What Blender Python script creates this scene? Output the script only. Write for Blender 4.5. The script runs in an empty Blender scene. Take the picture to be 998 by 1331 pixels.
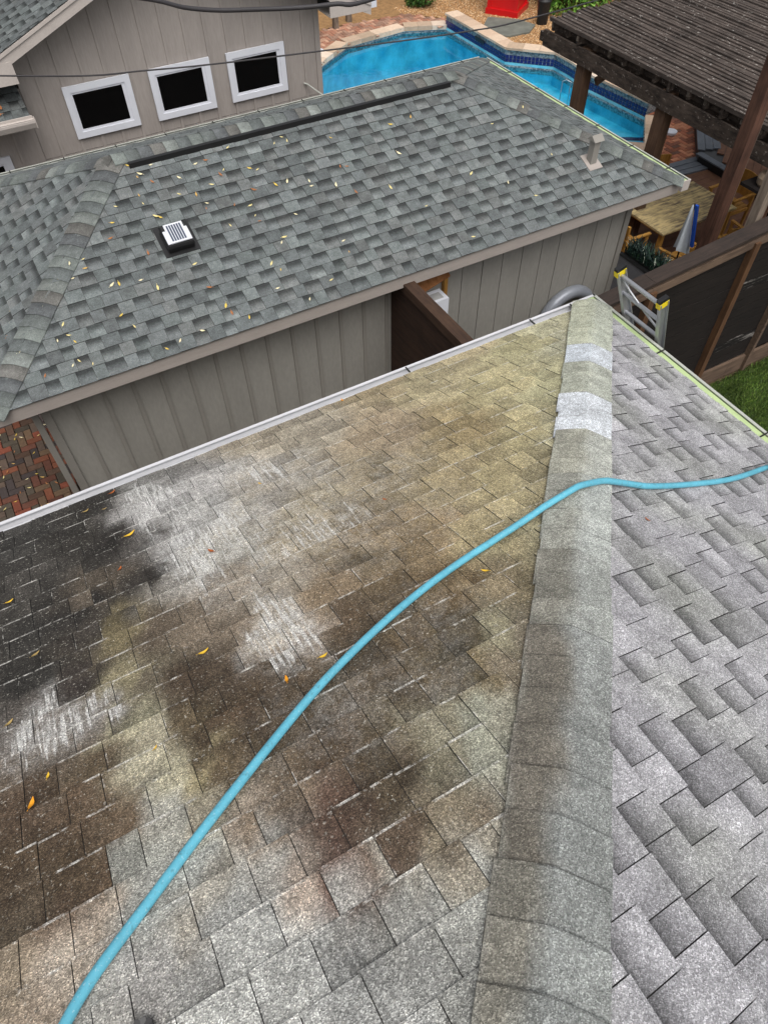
import bpy, bmesh, math, random
import numpy as np
from mathutils import Vector, Matrix, noise

random.seed(7); np.random.seed(7)
scene = bpy.context.scene
R = math.radians

# ---------------------------------------------------------------- camera
cam_d = bpy.data.cameras.new('camera'); cam = bpy.data.objects.new('camera', cam_d)
scene.collection.objects.link(cam); scene.camera = cam
cam_d.sensor_fit = 'HORIZONTAL'; cam_d.sensor_width = 36.0
cam_d.lens = 36.0 * 923.0 / 998.0
cam_d.clip_start = 0.05; cam_d.clip_end = 2000
cam.matrix_world = Matrix(((0.870916, 0.392763, -0.295367, 0.0), (-0.491368, 0.686371, -0.536145, 0.0), (-0.007846, 0.612072, 0.790763, 7.0), (0, 0, 0, 1)))

# ---------------------------------------------------------------- world, sun, exposure
world = bpy.data.worlds.new('World'); scene.world = world; world.use_nodes = True
nt = world.node_tree; nt.nodes.clear()
sky = nt.nodes.new('ShaderNodeTexSky'); sky.sky_type = 'NISHITA'; sky.sun_disc = False
SUN_EL, SUN_AZ = R(62), R(195)
sky.sun_elevation = SUN_EL; sky.sun_rotation = SUN_AZ
sky.air_density = 1.0; sky.dust_density = 6.0; sky.ozone_density = 1.0
hs = nt.nodes.new('ShaderNodeHueSaturation'); hs.inputs['Saturation'].default_value = 0.22
bg = nt.nodes.new('ShaderNodeBackground'); bg.inputs['Strength'].default_value = 0.11
out = nt.nodes.new('ShaderNodeOutputWorld')
nt.links.new(sky.outputs[0], hs.inputs['Color']); nt.links.new(hs.outputs[0], bg.inputs[0]); nt.links.new(bg.outputs[0], out.inputs[0])
sd = bpy.data.lights.new('sun', 'SUN'); sd.energy = 0.9; sd.angle = R(60); sd.color = (1.0, 0.975, 0.95)
sun = bpy.data.objects.new('sun', sd); scene.collection.objects.link(sun)
dirv = Vector((math.sin(SUN_AZ) * math.cos(SUN_EL), math.cos(SUN_AZ) * math.cos(SUN_EL), math.sin(SUN_EL)))
sun.rotation_euler = dirv.to_track_quat('Z', 'Y').to_euler(); sun.location = (0, 0, 30)
scene.view_settings.view_transform = 'Standard'; scene.view_settings.look = 'None'
scene.view_settings.exposure = 0.5; scene.view_settings.gamma = 1.0

# ---------------------------------------------------------------- helpers
COL = scene.collection
def lin(v):
    v /= 255.0
    return v / 12.92 if v <= 0.04045 else ((v + 0.055) / 1.055) ** 2.4
def C(r, g, b, k=0.95): return (lin(r) * k, lin(g) * k, lin(b) * k)

class MB:
    """collects faces, then makes ONE mesh object"""
    def __init__(s): s.v = []; s.f = []; s.uv = []; s.col = []; s.tab = []
    def add(s, vs, fs, col=None, uv=None, tab=None):
        o = len(s.v); s.v += [tuple(p) for p in vs]; s.f += [tuple(i + o for i in f) for f in fs]
        n = len(vs)
        s.col += ([tuple(col) + (1,)] * n if col is not None and not isinstance(col[0], (tuple, list)) else ([tuple(c) + (1,) for c in col] if col is not None else [(1, 1, 1, 1)] * n))
        s.uv += (uv if uv is not None else [(0, 0)] * n)
        s.tab += ([tuple(tab)] * n if tab is not None and not isinstance(tab[0], (tuple, list)) else (tab if tab is not None else [(0, 0.5, 0, 0)] * n))
    def box(s, lo, hi, **k):
        x0, y0, z0 = lo; x1, y1, z1 = hi
        s.add([(x0,y0,z0),(x1,y0,z0),(x1,y1,z0),(x0,y1,z0),(x0,y0,z1),(x1,y0,z1),(x1,y1,z1),(x0,y1,z1)],
              [(0,3,2,1),(4,5,6,7),(0,1,5,4),(1,2,6,5),(2,3,7,6),(3,0,4,7)], **k)
        return s
    def bar(s, a, b, w, h, up=(0, 0, 1), **k):
        """rectangular bar from a to b, w wide (sideways), h tall (along up)"""
        a = Vector(a); b = Vector(b); d = (b - a).normalized(); u = Vector(up); sd_ = d.cross(u)
        if sd_.length < 1e-6: sd_ = Vector((1, 0, 0))
        sd_.normalize(); u = sd_.cross(d).normalized()
        vs = []
        for p in (a, b):
            for (i, j) in ((-1, -1), (1, -1), (1, 1), (-1, 1)):
                vs.append(p + sd_ * (i * w / 2) + u * (j * h / 2))
        s.add(vs, [(0,1,2,3),(7,6,5,4),(0,4,5,1),(1,5,6,2),(2,6,7,3),(3,7,4,0)], **k)
        return s
    def tube(s, pts, r, n=10, cap=True, **k):
        pts = [Vector(p) for p in pts]; vs = []; fs = []
        m = len(pts); prev = None
        for i, p in enumerate(pts):
            d = (pts[min(i + 1, m - 1)] - pts[max(i - 1, 0)]).normalized()
            if prev is None: prev = d.orthogonal().normalized()
            nn = (prev - d * prev.dot(d)).normalized(); prev = nn; bb = d.cross(nn)
            rr = r[i] if isinstance(r, (list, tuple)) else r
            for j in range(n):
                a = 2 * math.pi * j / n; vs.append(p + nn * (math.cos(a) * rr) + bb * (math.sin(a) * rr))
        for i in range(m - 1):
            for j in range(n):
                a = i * n + j; b = i * n + (j + 1) % n; fs.append((a, b, b + n, a + n))
        if cap: fs.append(tuple(range(n - 1, -1, -1))); fs.append(tuple(range((m - 1) * n, m * n)))
        s.add(vs, fs, **k); return s
    def prism(s, poly, z0, z1, **k):
        n = len(poly); vs = [(p[0], p[1], z0) for p in poly] + [(p[0], p[1], z1) for p in poly]
        fs = [tuple(range(n - 1, -1, -1)), tuple(range(n, 2 * n))] + [(i, (i + 1) % n, (i + 1) % n + n, i + n) for i in range(n)]
        s.add(vs, fs, **k); return s
    def extrude(s, prof, a, b, side, up, **k):
        """profile [(side,up)...] swept from a to b (closed)"""
        a = Vector(a); b = Vector(b); side = Vector(side); up = Vector(up); n = len(prof)
        vs = [p + side * q[0] + up * q[1] for p in (a, b) for q in prof]
        fs = [(i, (i + 1) % n, (i + 1) % n + n, i + n) for i in range(n)] + [tuple(range(n - 1, -1, -1)), tuple(range(n, 2 * n))]
        s.add(vs, fs, **k); return s
    def mesh(s, name, mat, smooth=False):
        me = bpy.data.meshes.new(name); me.from_pydata(s.v, [], s.f)
        if any(u != (0, 0) for u in s.uv):
            uvl = me.uv_layers.new(name='UVMap'); li = np.empty(len(me.loops), dtype=np.int32); me.loops.foreach_get('vertex_index', li)
            uvl.data.foreach_set('uv', np.array(s.uv, dtype=np.float32)[li].ravel())
        for nm, dat in (('Col', s.col), ('Tab', s.tab)):
            at = me.attributes.new(nm, 'FLOAT_COLOR', 'POINT'); at.data.foreach_set('color', np.array(dat, dtype=np.float32).ravel())
        if smooth: me.polygons.foreach_set('use_smooth', [True] * len(me.polygons))
        me.materials.append(mat); me.update(); return me
    def build(s, name, mat, parent=None, smooth=False, recalc=False, bevel=0):
        me = s.mesh(name, mat, smooth)
        if recalc:
            bm = bmesh.new(); bm.from_mesh(me); bmesh.ops.recalc_face_normals(bm, faces=bm.faces); bm.to_mesh(me); bm.free()
        return link(name, me, parent)

def wloc(o):
    p = Vector((0, 0, 0))
    while o is not None: p += Vector(o.location); o = o.parent
    return p
def link(name, me, parent=None):
    o = bpy.data.objects.new(name, me); COL.objects.link(o)
    if parent is not None:
        o.parent = parent; o.location = -wloc(parent)
    return o
def tag(o, label=None, cat=None, group=None, kind=None):
    if label: o['label'] = label
    if cat: o['category'] = cat
    if group: o['group'] = group
    if kind: o['kind'] = kind
    return o
def empty(name, loc, label, cat, group=None):
    o = bpy.data.objects.new(name, None); COL.objects.link(o); o.location = loc; o.empty_display_size = 0.2
    return tag(o, label, cat, group)
def copy_tree(o, parent=None):
    c = o.copy(); COL.objects.link(c); c.parent = parent
    for ch in [x for x in o.children]: copy_tree(ch, c)
    return c

# ---------------------------------------------------------------- materials
class N:
    def __init__(s, name, rough=0.9, spec=0.3):
        s.m = bpy.data.materials.new(name); s.m.use_nodes = True; s.t = s.m.node_tree; s.b = s.t.nodes['Principled BSDF']
        s.b.inputs['Roughness'].default_value = rough; s.b.inputs['Specular IOR Level'].default_value = spec
        s.geo = s.t.nodes.new('ShaderNodeNewGeometry')
    def n(s, t, **k):
        x = s.t.nodes.new(t)
        for a, b in k.items(): setattr(x, a, b)
        return x
    def l(s, a, b): s.t.links.new(a, b)
    def pos(s, scale=(1, 1, 1), rot=(0, 0, 0)):
        mp = s.n('ShaderNodeMapping'); mp.inputs['Scale'].default_value = scale; mp.inputs['Rotation'].default_value = rot
        s.l(s.geo.outputs['Position'], mp.inputs['Vector']); return mp.outputs[0]
    def noise(s, scale, vec=None, detail=4, rough=0.6):
        x = s.n('ShaderNodeTexNoise'); x.inputs['Scale'].default_value = scale; x.inputs['Detail'].default_value = detail; x.inputs['Roughness'].default_value = rough
        s.l(vec if vec is not None else s.geo.outputs['Position'], x.inputs['Vector']); return x.outputs['Fac']
    def voro(s, scale, out='Color', vec=None):
        x = s.n('ShaderNodeTexVoronoi'); x.inputs['Scale'].default_value = scale
        s.l(vec if vec is not None else s.geo.outputs['Position'], x.inputs['Vector']); return x.outputs[out]
    def ramp(s, fac, stops, interp='LINEAR'):
        x = s.n('ShaderNodeValToRGB'); x.color_ramp.interpolation = interp; e = x.color_ramp.elements
        while len(e) < len(stops): e.new(0.5)
        for i, (p, c) in enumerate(stops):
            e[i].position = p; e[i].color = (c, c, c, 1) if isinstance(c, (int, float)) else tuple(c) + (1,)
        s.l(fac, x.inputs[0]); return x.outputs[0]
    def mix(s, fac, a, b, mode='MIX'):
        x = s.n('ShaderNodeMix', data_type='RGBA', blend_type=mode)
        for i, v in ((0, fac), (6, a), (7, b)):
            sock = x.inputs[i]
            if isinstance(v, (int, float)): sock.default_value = v if i == 0 else (v, v, v, 1)
            elif isinstance(v, tuple): sock.default_value = tuple(v) + (1,)
            else: s.l(v, sock)
        return x.outputs[2]
    def math(s, op, a, b=0.0, clamp=False):
        x = s.n('ShaderNodeMath', operation=op, use_clamp=clamp)
        for sock, v in ((x.inputs[0], a), (x.inputs[1], b)):
            if isinstance(v, (int, float)): sock.default_value = v
            else: s.l(v, sock)
        return x.outputs[0]
    def attr(s, name, out='Color'):
        x = s.n('ShaderNodeAttribute', attribute_name=name); return x.outputs[out]
    def sep(s, v):
        x = s.n('ShaderNodeSeparateColor'); s.l(v, x.inputs[0]); return x.outputs
    def color(s, c):
        if isinstance(c, tuple): s.b.inputs['Base Color'].default_value = c + (1,)
        else: s.l(c, s.b.inputs['Base Color'])
        return s
    def bump(s, h, strength=0.3, dist=0.01):
        x = s.n('ShaderNodeBump'); x.inputs['Strength'].default_value = strength; x.inputs['Distance'].default_value = dist
        s.l(h, x.inputs['Height']); s.l(x.outputs[0], s.b.inputs['Normal']); return s

def simple(name, col, rough=0.85, var=0.18, scale=6.0, scale3=(1, 1, 1), spec=0.3, metal=0.0, bump=0.0, fine=0.0):
    m = N(name, rough, spec); m.b.inputs['Metallic'].default_value = metal
    f = m.noise(scale, m.pos(scale3), 5, 0.6)
    v = m.ramp(f, [(0.25, 1 - var), (0.75, 1 + var)])
    c = m.mix(1.0, col, v, 'MULTIPLY')
    if fine:
        c = m.mix(1.0, c, m.ramp(m.noise(scale * 14, m.pos(scale3), 3), [(0.3, 1 - fine), (0.7, 1 + fine)]), 'MULTIPLY')
    m.color(c)
    if bump: m.bump(f, bump, 0.01)
    return m.m
def vcol(name, rough=0.85, var=0.15, scale=8.0, scale3=(1, 1, 1), spec=0.3, bump=0.2, bscale=60):
    """colour comes from the per-piece attribute, with noise wear over it"""
    m = N(name, rough, spec); f = m.noise(scale, m.pos(scale3), 5, 0.65)
    m.color(m.mix(1.0, m.attr('Col'), m.ramp(f, [(0.25, 1 - var), (0.75, 1 + var)]), 'MULTIPLY'))
    if bump: m.bump(m.noise(bscale, m.pos(scale3), 4), bump, 0.01)
    return m.m

def shingle_mat(name, gran, gscale, white=True, edge=0.0, band=0.45, streak=(75, 4.5, 4.5), dark_edge=0.0, lo_=0.22, hi_=0.97, rough_dirt=False):
    m = N(name, 0.93, 0.2)
    base = m.attr('Col'); tab = m.attr('Tab'); ts = m.sep(tab); flag, rnd, wh = ts[0], ts[1], ts[2]
    uv = m.n('ShaderNodeUVMap'); uvs = m.n('ShaderNodeSeparateXYZ'); m.l(uv.outputs[0], uvs.inputs[0]); v = uvs.outputs[1]
    # blotches that break up the stain edges
    bl = m.ramp(m.noise(9, None, 6, 0.7), [(0.3, 0.72), (0.7, 1.26)])
    c = m.mix(1.0, base, bl, 'MULTIPLY')
    bl2 = m.ramp(m.noise(38, None, 5, 0.75), [(0.28, 0.80), (0.72, 1.2)])
    c = m.mix(1.0, c, bl2, 'MULTIPLY')
    if rough_dirt:
        c = m.mix(1.0, c, m.ramp(m.noise(1.0, m.pos((70, 16, 16)), 5, 0.75), [(0.3, 0.74), (0.7, 1.26)]), 'MULTIPLY')
        c = m.mix(m.math('MULTIPLY', m.ramp(m.noise(95, None, 3, 0.6), [(0.62, 0.0), (0.67, 1.0)]), 0.40), c, C(212, 208, 196))
    c = m.mix(1.0, c, m.ramp(rnd, [(0.0, 0.84), (1.0, 1.16)]), 'MULTIPLY')
    # printed dark band of the laminated shingle, darkest at the top of the exposure
    g = m.ramp(v, [(lo_, 1.0), (hi_, band)])
    c = m.mix(flag, c, m.mix(1.0, c, g, 'MULTIPLY'))
    if white:
        sn = m.noise(1.0, m.pos(streak), 4, 0.7)
        s2 = m.noise(26, None, 4, 0.7)
        q = m.math('ADD', m.math('MULTIPLY', sn, 0.85), m.math('MULTIPLY', s2, 0.2))
        th = m.math('SUBTRACT', 0.79, m.math('MULTIPLY', wh, 0.33))
        fac = m.math('MULTIPLY', m.math('SUBTRACT', q, th), 9.0, True)
        soft = m.math('MULTIPLY', m.math('MULTIPLY', m.math('SUBTRACT', wh, 0.15, True), m.ramp(m.noise(17, None, 5, 0.75), [(0.38, 0.0), (0.7, 1.0)])), 0.75)
        fac = m.math('MAXIMUM', m.math('MULTIPLY', fac, 0.78), soft)
        c = m.mix(fac, c, C(218, 217, 213))
    if edge:
        en = m.math('ADD', m.math('MULTIPLY', m.noise(7, None, 3, 0.6), 0.6), m.math('MULTIPLY', m.noise(42, None, 3, 0.6), 0.4))
        ue = m.math('LESS_THAN', uvs.outputs[0], 0.035)
        em = m.math('MAXIMUM', m.math('LESS_THAN', v, 0.055), ue)
        ef = m.math('MULTIPLY', em, m.math('MULTIPLY', m.math('SUBTRACT', en, m.math('ADD', 0.492, m.math('MULTIPLY', ue, 0.05))), 10.0, True))
        c = m.mix(m.math('MULTIPLY', ef, edge), c, C(215, 212, 205))
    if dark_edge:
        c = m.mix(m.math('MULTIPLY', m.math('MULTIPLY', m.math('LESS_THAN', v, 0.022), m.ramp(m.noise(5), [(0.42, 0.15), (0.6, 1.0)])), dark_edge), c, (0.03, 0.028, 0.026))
    gr = m.sep(m.voro(gscale))[0]
    gc = m.ramp(gr, [(0.0, 1 - 0.75 * gran), (0.3, 1 - 0.3 * gran), (0.62, 1.0), (0.85, 1 + 0.55 * gran), (1.0, 1 + 1.5 * gran)])
    c = m.mix(1.0, c, gc, 'MULTIPLY')
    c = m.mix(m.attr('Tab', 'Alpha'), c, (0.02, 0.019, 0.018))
    m.color(c)
    m.bump(m.voro(gscale, 'Distance'), 0.5, 0.005)
    return m.m

M_near = shingle_mat('near_shingle_granules', 0.78, 320, True, 0.72, 0.72, rough_dirt=True)
M_near2 = shingle_mat('lilac_shingle_granules', 0.62, 320, False, 0.0, 0.30, lo_=0.25, hi_=0.9)
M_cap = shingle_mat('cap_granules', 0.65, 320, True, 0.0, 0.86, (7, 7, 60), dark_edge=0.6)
M_gar = shingle_mat('garage_shingle_granules', 0.30, 230, False, 0.0, 0.32, lo_=0.30, hi_=0.75)
M_deck = simple('roof_underlay', C(48, 46, 44), 0.95)
M_siding = simple('taupe_siding_paint', C(152, 149, 142), 0.6, 0.11, 1.6, (1.5, 1, 0.5), fine=0.06, bump=0.05)
M_siding2 = simple('taupe_batten_paint', C(142, 138, 131), 0.6, 0.08, 2, fine=0.03)
M_house = simple('house_siding_paint', C(162, 154, 148), 0.65, 0.10, 1.4, (3, 1, 0.4), fine=0.07, bump=0.05)
M_fascia = simple('fascia_paint', C(168, 159, 152), 0.55, 0.09, 3, (1, 6, 6), fine=0.06, bump=0.05)
M_fascia_h = simple('house_fascia_paint', C(190, 181, 174), 0.55, 0.07, 3, fine=0.05)
M_white = simple('white_frame_paint', C(220, 222, 229), 0.45, 0.05, 5)
M_gutw = simple('white_gutter_metal', C(205, 205, 208), 0.4, 0.10, 4, (1, 5, 5), fine=0.06)
M_green = simple('pale_green_drip_edge', C(186, 206, 150), 0.5, 0.12, 5, (4, 1, 1), fine=0.08)
M_lip = simple('grey_gutter_lip', C(178, 180, 172), 0.4, 0.14, 6, fine=0.1)
M_dark = simple('dark_clip', C(45, 45, 42), 0.6)
M_black = simple('black_plastic', C(26, 26, 27), 0.45, 0.1, spec=0.5)
M_inside = simple('dark_room', C(9, 9, 10), 0.9)
def wood(name, c1, c2, sc, rough=0.85, lo=0.35, hi=0.65, bump=0.3, fleck=None):
    m = N(name, rough, 0.25); f = m.noise(1.0, m.pos(sc), 6, 0.7); f2 = m.noise(2.1, None, 5, 0.65)
    mixf = m.ramp(m.math('ADD', m.math('MULTIPLY', f, 0.6), m.math('MULTIPLY', f2, 0.4)), [(lo, 0.0), (hi, 1.0)])
    c = m.mix(mixf, c1, c2)
    if fleck:
        fl = m.ramp(m.noise(1.0, m.pos((22, 13, 22)), 4, 0.65), [(0.62, 0.0), (0.67, 1.0)])
        c = m.mix(m.math('MULTIPLY', fl, 0.55), c, fleck)
    m.color(c); m.bump(f, bump, 0.01); return m.m
M_fence = wood('black_stained_boards', C(40, 34, 31), C(24, 21, 20), (2.2, 8, 30), 0.85)
M_fence_w = wood('peeling_boards', C(26, 23, 22), C(150, 145, 140), (1.6, 6, 22), 0.85, 0.5, 0.60)
M_cap_w = wood('fence_cap_wood', C(66, 55, 49), C(44, 38, 35), (3, 40, 40), 0.8)
M_rail = wood('grey_brown_rail', C(120, 100, 84), C(74, 60, 52), (3, 30, 30), 0.85)
M_post = wood('brown_fence_post', C(108, 78, 54), C(70, 50, 38), (30, 30, 2.5), 0.8)
M_fence2 = wood('dark_brown_fence', C(66, 48, 38), C(40, 29, 24), (20, 2.5, 20), 0.8)
M_fence2c = wood('dark_brown_cap', C(86, 64, 50), C(52, 39, 32), (30, 3, 30), 0.75)
M_perg = wood('weathered_pergola_slat', C(92, 82, 76), C(42, 37, 34), (14, 2.2, 14), 0.9, 0.38, 0.66, 0.5, C(198, 192, 184))
M_beam = wood('weathered_beam', C(88, 77, 69), C(40, 35, 32), (5, 5, 16), 0.9, 0.38, 0.62, 0.8, C(170, 160, 150))
M_endgrain = wood('pale_rafter_tail', C(128, 118, 108), C(52, 45, 40), (30, 30, 30), 0.9)
M_ppost = wood('stained_pergola_post', C(112, 88, 70), C(66, 50, 41), (26, 26, 2), 0.75)
M_redpost = wood('red_brown_post', C(112, 80, 66), C(58, 42, 36), (30, 30, 2.0), 0.7)
M_greypost = wood('bleached_post', C(150, 136, 122), C(92, 80, 70), (30, 30, 2.5), 0.85)
M_table = wood('worn_teak_top', C(212, 190, 138), C(100, 88, 76), (3.0, 22, 20), 0.6, 0.42, 0.58, 0.15)
M_teak = wood('teak_chair', C(200, 150, 74), C(146, 104, 52), (18, 18, 6), 0.6)
M_alu = simple('brushed_aluminium', C(182, 184, 188), 0.38, 0.1, 20, (1, 1, 0.2), metal=0.75, fine=0.05)
M_yel = simple('yellow_plastic', C(232, 208, 40), 0.45, 0.05)
M_duct = simple('galvanised_duct', C(150, 154, 162), 0.4, 0.12, 8, metal=0.25, bump=0.1)
M_greypaint = simple('grey_gate_paint', C(104, 104, 108), 0.6, 0.1, 2, fine=0.05)
_m = N('cyan_hose_rubber', 0.42, 0.4)
_c = _m.mix(1.0, C(98, 178, 200), _m.ramp(_m.noise(9, None, 5, 0.7), [(0.3, 0.86), (0.7, 1.12)]), 'MULTIPLY')
_c = _m.mix(_m.math('MULTIPLY', _m.ramp(_m.noise(55, None, 5, 0.75), [(0.56, 0.0), (0.66, 1.0)]), 0.45), _c, C(70, 92, 92))
_c = _m.mix(_m.math('MULTIPLY', _m.ramp(_m.noise(130, None, 3, 0.6), [(0.62, 0.0), (0.66, 1.0)]), 0.35), _c, C(205, 222, 224))
_m.color(_c); _m.bump(_m.noise(220, None, 3, 0.6), 0.15, 0.002); M_hose = _m.m
M_hosedirt = None
M_brick = vcol('clay_paver', 0.85, 0.22, 22, bump=0.4)
M_mortar = simple('sand_joint', C(52, 42, 34), 0.95)
M_concrete = simple('concrete', C(138, 132, 124), 0.9, 0.12, 3, fine=0.1, bump=0.2)
M_trav = vcol('travertine_coping', 0.75, 0.14, 14, bump=0.15)
M_deckg = wood('grey_composite_board', C(112, 118, 126), C(92, 98, 106), (6, 6, 6), 0.7)
M_deckb = wood('brown_deck_board', C(128, 92, 72), C(98, 70, 56), (8, 8, 8), 0.75)
M_leafy = N('bush_leaf', 0.55, 0.4); M_leafy.color(M_leafy.mix(1.0, M_leafy.attr('Col'), M_leafy.ramp(M_leafy.noise(14), [(0.3, 0.7), (0.7, 1.3)]), 'MULTIPLY')); M_leafy = M_leafy.m
M_leaf = vcol('fallen_leaf', 0.6, 0.2, 60, bump=0)
M_red = simple('red_gloss_paint', C(205, 26, 30), 0.3, 0.06, 3, spec=0.5)
M_ground = simple('garden_soil', C(86, 72, 54), 0.95, 0.3, 1.5, fine=0.3)
M_grassg = simple('lawn_soil', C(62, 76, 34), 0.95, 0.3, 3, fine=0.35)
M_steel = simple('dark_cable', C(58, 56, 58), 0.5, 0.1)
M_pebble = vcol('pea_gravel', 0.8, 0.2, 30, bump=0)
M_plaster = N('pool_plaster', 0.7, 0.3); M_plaster.color(M_plaster.mix(1.0, M_plaster.ramp(M_plaster.voro(2.6, 'Distance', None), [(0.0, C(70, 182, 214)), (0.7, C(140, 216, 234))]), M_plaster.ramp(M_plaster.noise(2.2, None, 5, 0.7), [(0.3, 0.7), (0.7, 1.2)]), 'MULTIPLY')); M_plaster = M_plaster.m  # Voronoi cells paint caustic-like ripple light into the plaster colour; noise adds mottling
_m = N('mosaic_tile', 0.35, 0.5); _v = _m.sep(_m.voro(28))[0]
_m.color(_m.ramp(_v, [(0.0, C(92, 104, 112)), (0.4, C(132, 146, 152)), (0.75, C(158, 166, 168)), (1.0, C(110, 124, 140))], 'CONSTANT')); M_mosaic = _m.m
M_cobalt = simple('cobalt_tile', C(32, 42, 104), 0.25, 0.25, 20, spec=0.6)
# pool water: a tinted clear sheet with fresnel reflection and ripples
_m = N('pool_water'); _t = _m.t; _tr = _m.n('ShaderNodeBsdfTransparent'); _tr.inputs[0].default_value = (0.42, 0.86, 0.95, 1)
_gl = _m.n('ShaderNodeBsdfGlossy'); _gl.inputs['Roughness'].default_value = 0.04
_bp = _m.n('ShaderNodeBump'); _bp.inputs['Strength'].default_value = 0.12; _bp.inputs['Distance'].default_value = 0.03
_m.l(_m.noise(3.2, None, 4, 0.6), _bp.inputs['Height']); _fr = _m.n('ShaderNodeFresnel'); _fr.inputs['IOR'].default_value = 1.33
_m.l(_bp.outputs[0], _gl.inputs['Normal']); _m.l(_bp.outputs[0], _fr.inputs['Normal'])
_mx = _m.n('ShaderNodeMixShader'); _m.l(_fr.outputs[0], _mx.inputs[0]); _m.l(_tr.outputs[0], _mx.inputs[1]); _m.l(_gl.outputs[0], _mx.inputs[2])
_m.l(_mx.outputs[0], _t.nodes['Material Output'].inputs[0]); M_water = _m.m
_m = N('window_glass', 0.06, 0.5); _m.color(C(8, 8, 9)); M_glass = _m.m
_m = N('solar_cell', 0.2, 0.5); _m.color(C(80, 88, 104)); M_solar = _m.m

# ================================================================= SETTING: GROUND
tag(MB().add([(-150,-150,-0.25),(170,-150,-0.25),(170,170,-0.25),(-150,170,-0.25)], [(0,1,2,3)]) or None, None) if False else None
g = MB(); g.add([(-200,-200,-1.9),(220,-200,-1.9),(220,220,-1.9),(-200,220,-1.9)], [(0,1,2,3)])
tag(g.build('ground', M_ground), kind='structure')

def strip_poly(name, poly, z0, z1, mat):
    o = MB().prism(poly, z0, z1).build(name, mat); return tag(o, kind='structure')
POOL = [(7.2,14.2),(7.2,16.9),(8.3,17.75),(9.2,18.35),(11.0,18.55),(12.05,18.1),(12.05,15.45),(12.88,14.6),(12.88,14.0),(12.78,13.2),(12.93,11.4),(12.0,10.4),(11.0,11.3),(10.2,12.9),(8.6,13.2)]
# terrain pieces round the pool hole
YARD = [(-30,-30),(40,-30),(40,45),(-30,45)]
def ring_mesh(name, outer, hole, z, mat, kind='structure'):
    bm = bmesh.new()
    vo = [bm.verts.new((x, y, z)) for x, y in outer]; vh = [bm.verts.new((x, y, z)) for x, y in hole]
    es = [bm.edges.new((vo[i], vo[(i+1) % len(vo)])) for i in range(len(vo))] + [bm.edges.new((vh[i], vh[(i+1) % len(vh)])) for i in range(len(vh))]
    bmesh.ops.triangle_fill(bm, use_beauty=True, use_dissolve=False, edges=es)
    bmesh.ops.recalc_face_normals(bm, faces=bm.faces)
    for f in bm.faces:
        if f.normal.z < 0: f.normal_flip()
    me = bpy.data.meshes.new(name); bm.to_mesh(me); bm.free(); me.materials.append(mat)
    return tag(link(name, me), kind=kind)
ring_mesh('yard', [(-60,-60),(80,-60),(80,80),(-60,80)], POOL, -0.02, M_ground)

# lawn behind the near house, blades on a soil sheet
strip_poly('lawn', [(3.6,-6),(16,-6),(16,4.4),(3.6,4.4)], -0.015, 0.0, M_grassg)
def blades(name, n, x0, x1, y0, y1, z, h, cols):
    rs = np.random.RandomState(3); x = rs.uniform(x0, x1, n); y = rs.uniform(y0, y1, n); a = rs.uniform(0, 6.28, n)
    hh = h * rs.uniform(0.5, 1.3, n); w = 0.006; dx = np.cos(a) * w; dy = np.sin(a) * w; lx = rs.normal(0, 0.35, n) * hh; ly = rs.normal(0, 0.35, n) * hh
    v = np.empty((n, 3, 3)); v[:, 0] = np.stack([x - dx, y - dy, np.full(n, z)], 1); v[:, 1] = np.stack([x + dx, y + dy, np.full(n, z)], 1); v[:, 2] = np.stack([x + lx, y + ly, z + hh], 1)
    me = bpy.data.meshes.new(name); me.from_pydata(v.reshape(-1, 3).tolist(), [], [(3*i, 3*i+1, 3*i+2) for i in range(n)])
    cc = np.array(cols)[rs.randint(0, len(cols), n)]; patch = 0.8 + 0.45 * np.sin(x * 5.1 + np.sin(y * 7)) * np.sin(y * 4.3)
    cc = cc * patch[:, None]; c4 = np.ones((n, 3, 4)); c4[:, :, :3] = cc[:, None, :]
    at = me.attributes.new('Col', 'FLOAT_COLOR', 'POINT'); at.data.foreach_set('color', c4.astype(np.float32).ravel()); me.materials.append(M_leafy)
    return tag(link(name, me), kind='stuff')
blades('grass', 90000, 5.6, 10.6, 1.4, 4.44, -0.005, 0.05, [C(86, 116, 44), C(68, 96, 36), C(112, 136, 60), C(60, 84, 34)])

# herringbone pavers
def herring(x0, x1, y0, y1, unit, inside):
    res = []
    for i in range(int((x1 - x0) / unit) + 1):
        for j in range(int((y1 - y0) / unit) + 1):
            k = (i - j) % 4; x = x0 + i * unit; y = y0 + j * unit
            if k == 0: b = (x, y, x + 2 * unit, y + unit)
            elif k == 3: b = (x, y, x + unit, y + 2 * unit)
            else: continue
            if inside((b[0] + b[2]) / 2, (b[1] + b[3]) / 2): res.append(b)
    return res
BR = [C(112,68,50), C(96,62,50), C(86,66,54), C(78,70,60), C(102,82,64), C(68,60,58), C(118,66,50), C(90,76,66)]
def brick_mb(mb, b, z, pal, h=0.03, ang=0):
    q = 0.004; x0, y0, x1, y1 = b[0] + q, b[1] + q, b[2] - q, b[3] - q; zt = z + random.uniform(-0.002, 0.003); e = 0.004
    c = random.choice(pal); t = random.uniform(0.8, 1.2); c = tuple(v * t for v in c)
    vs = [(x0,y0,z-h),(x1,y0,z-h),(x1,y1,z-h),(x0,y1,z-h),(x0,y0,zt-e),(x1,y0,zt-e),(x1,y1,zt-e),(x0,y1,zt-e),(x0+e,y0+e,zt),(x1-e,y0+e,zt),(x1-e,y1-e,zt),(x0+e,y1-e,zt)]
    mb.add(vs, [(0,1,5,4),(1,2,6,5),(2,3,7,6),(3,0,4,7),(4,5,9,8),(5,6,10,9),(6,7,11,10),(7,4,8,11),(8,9,10,11)], col=c)
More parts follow.
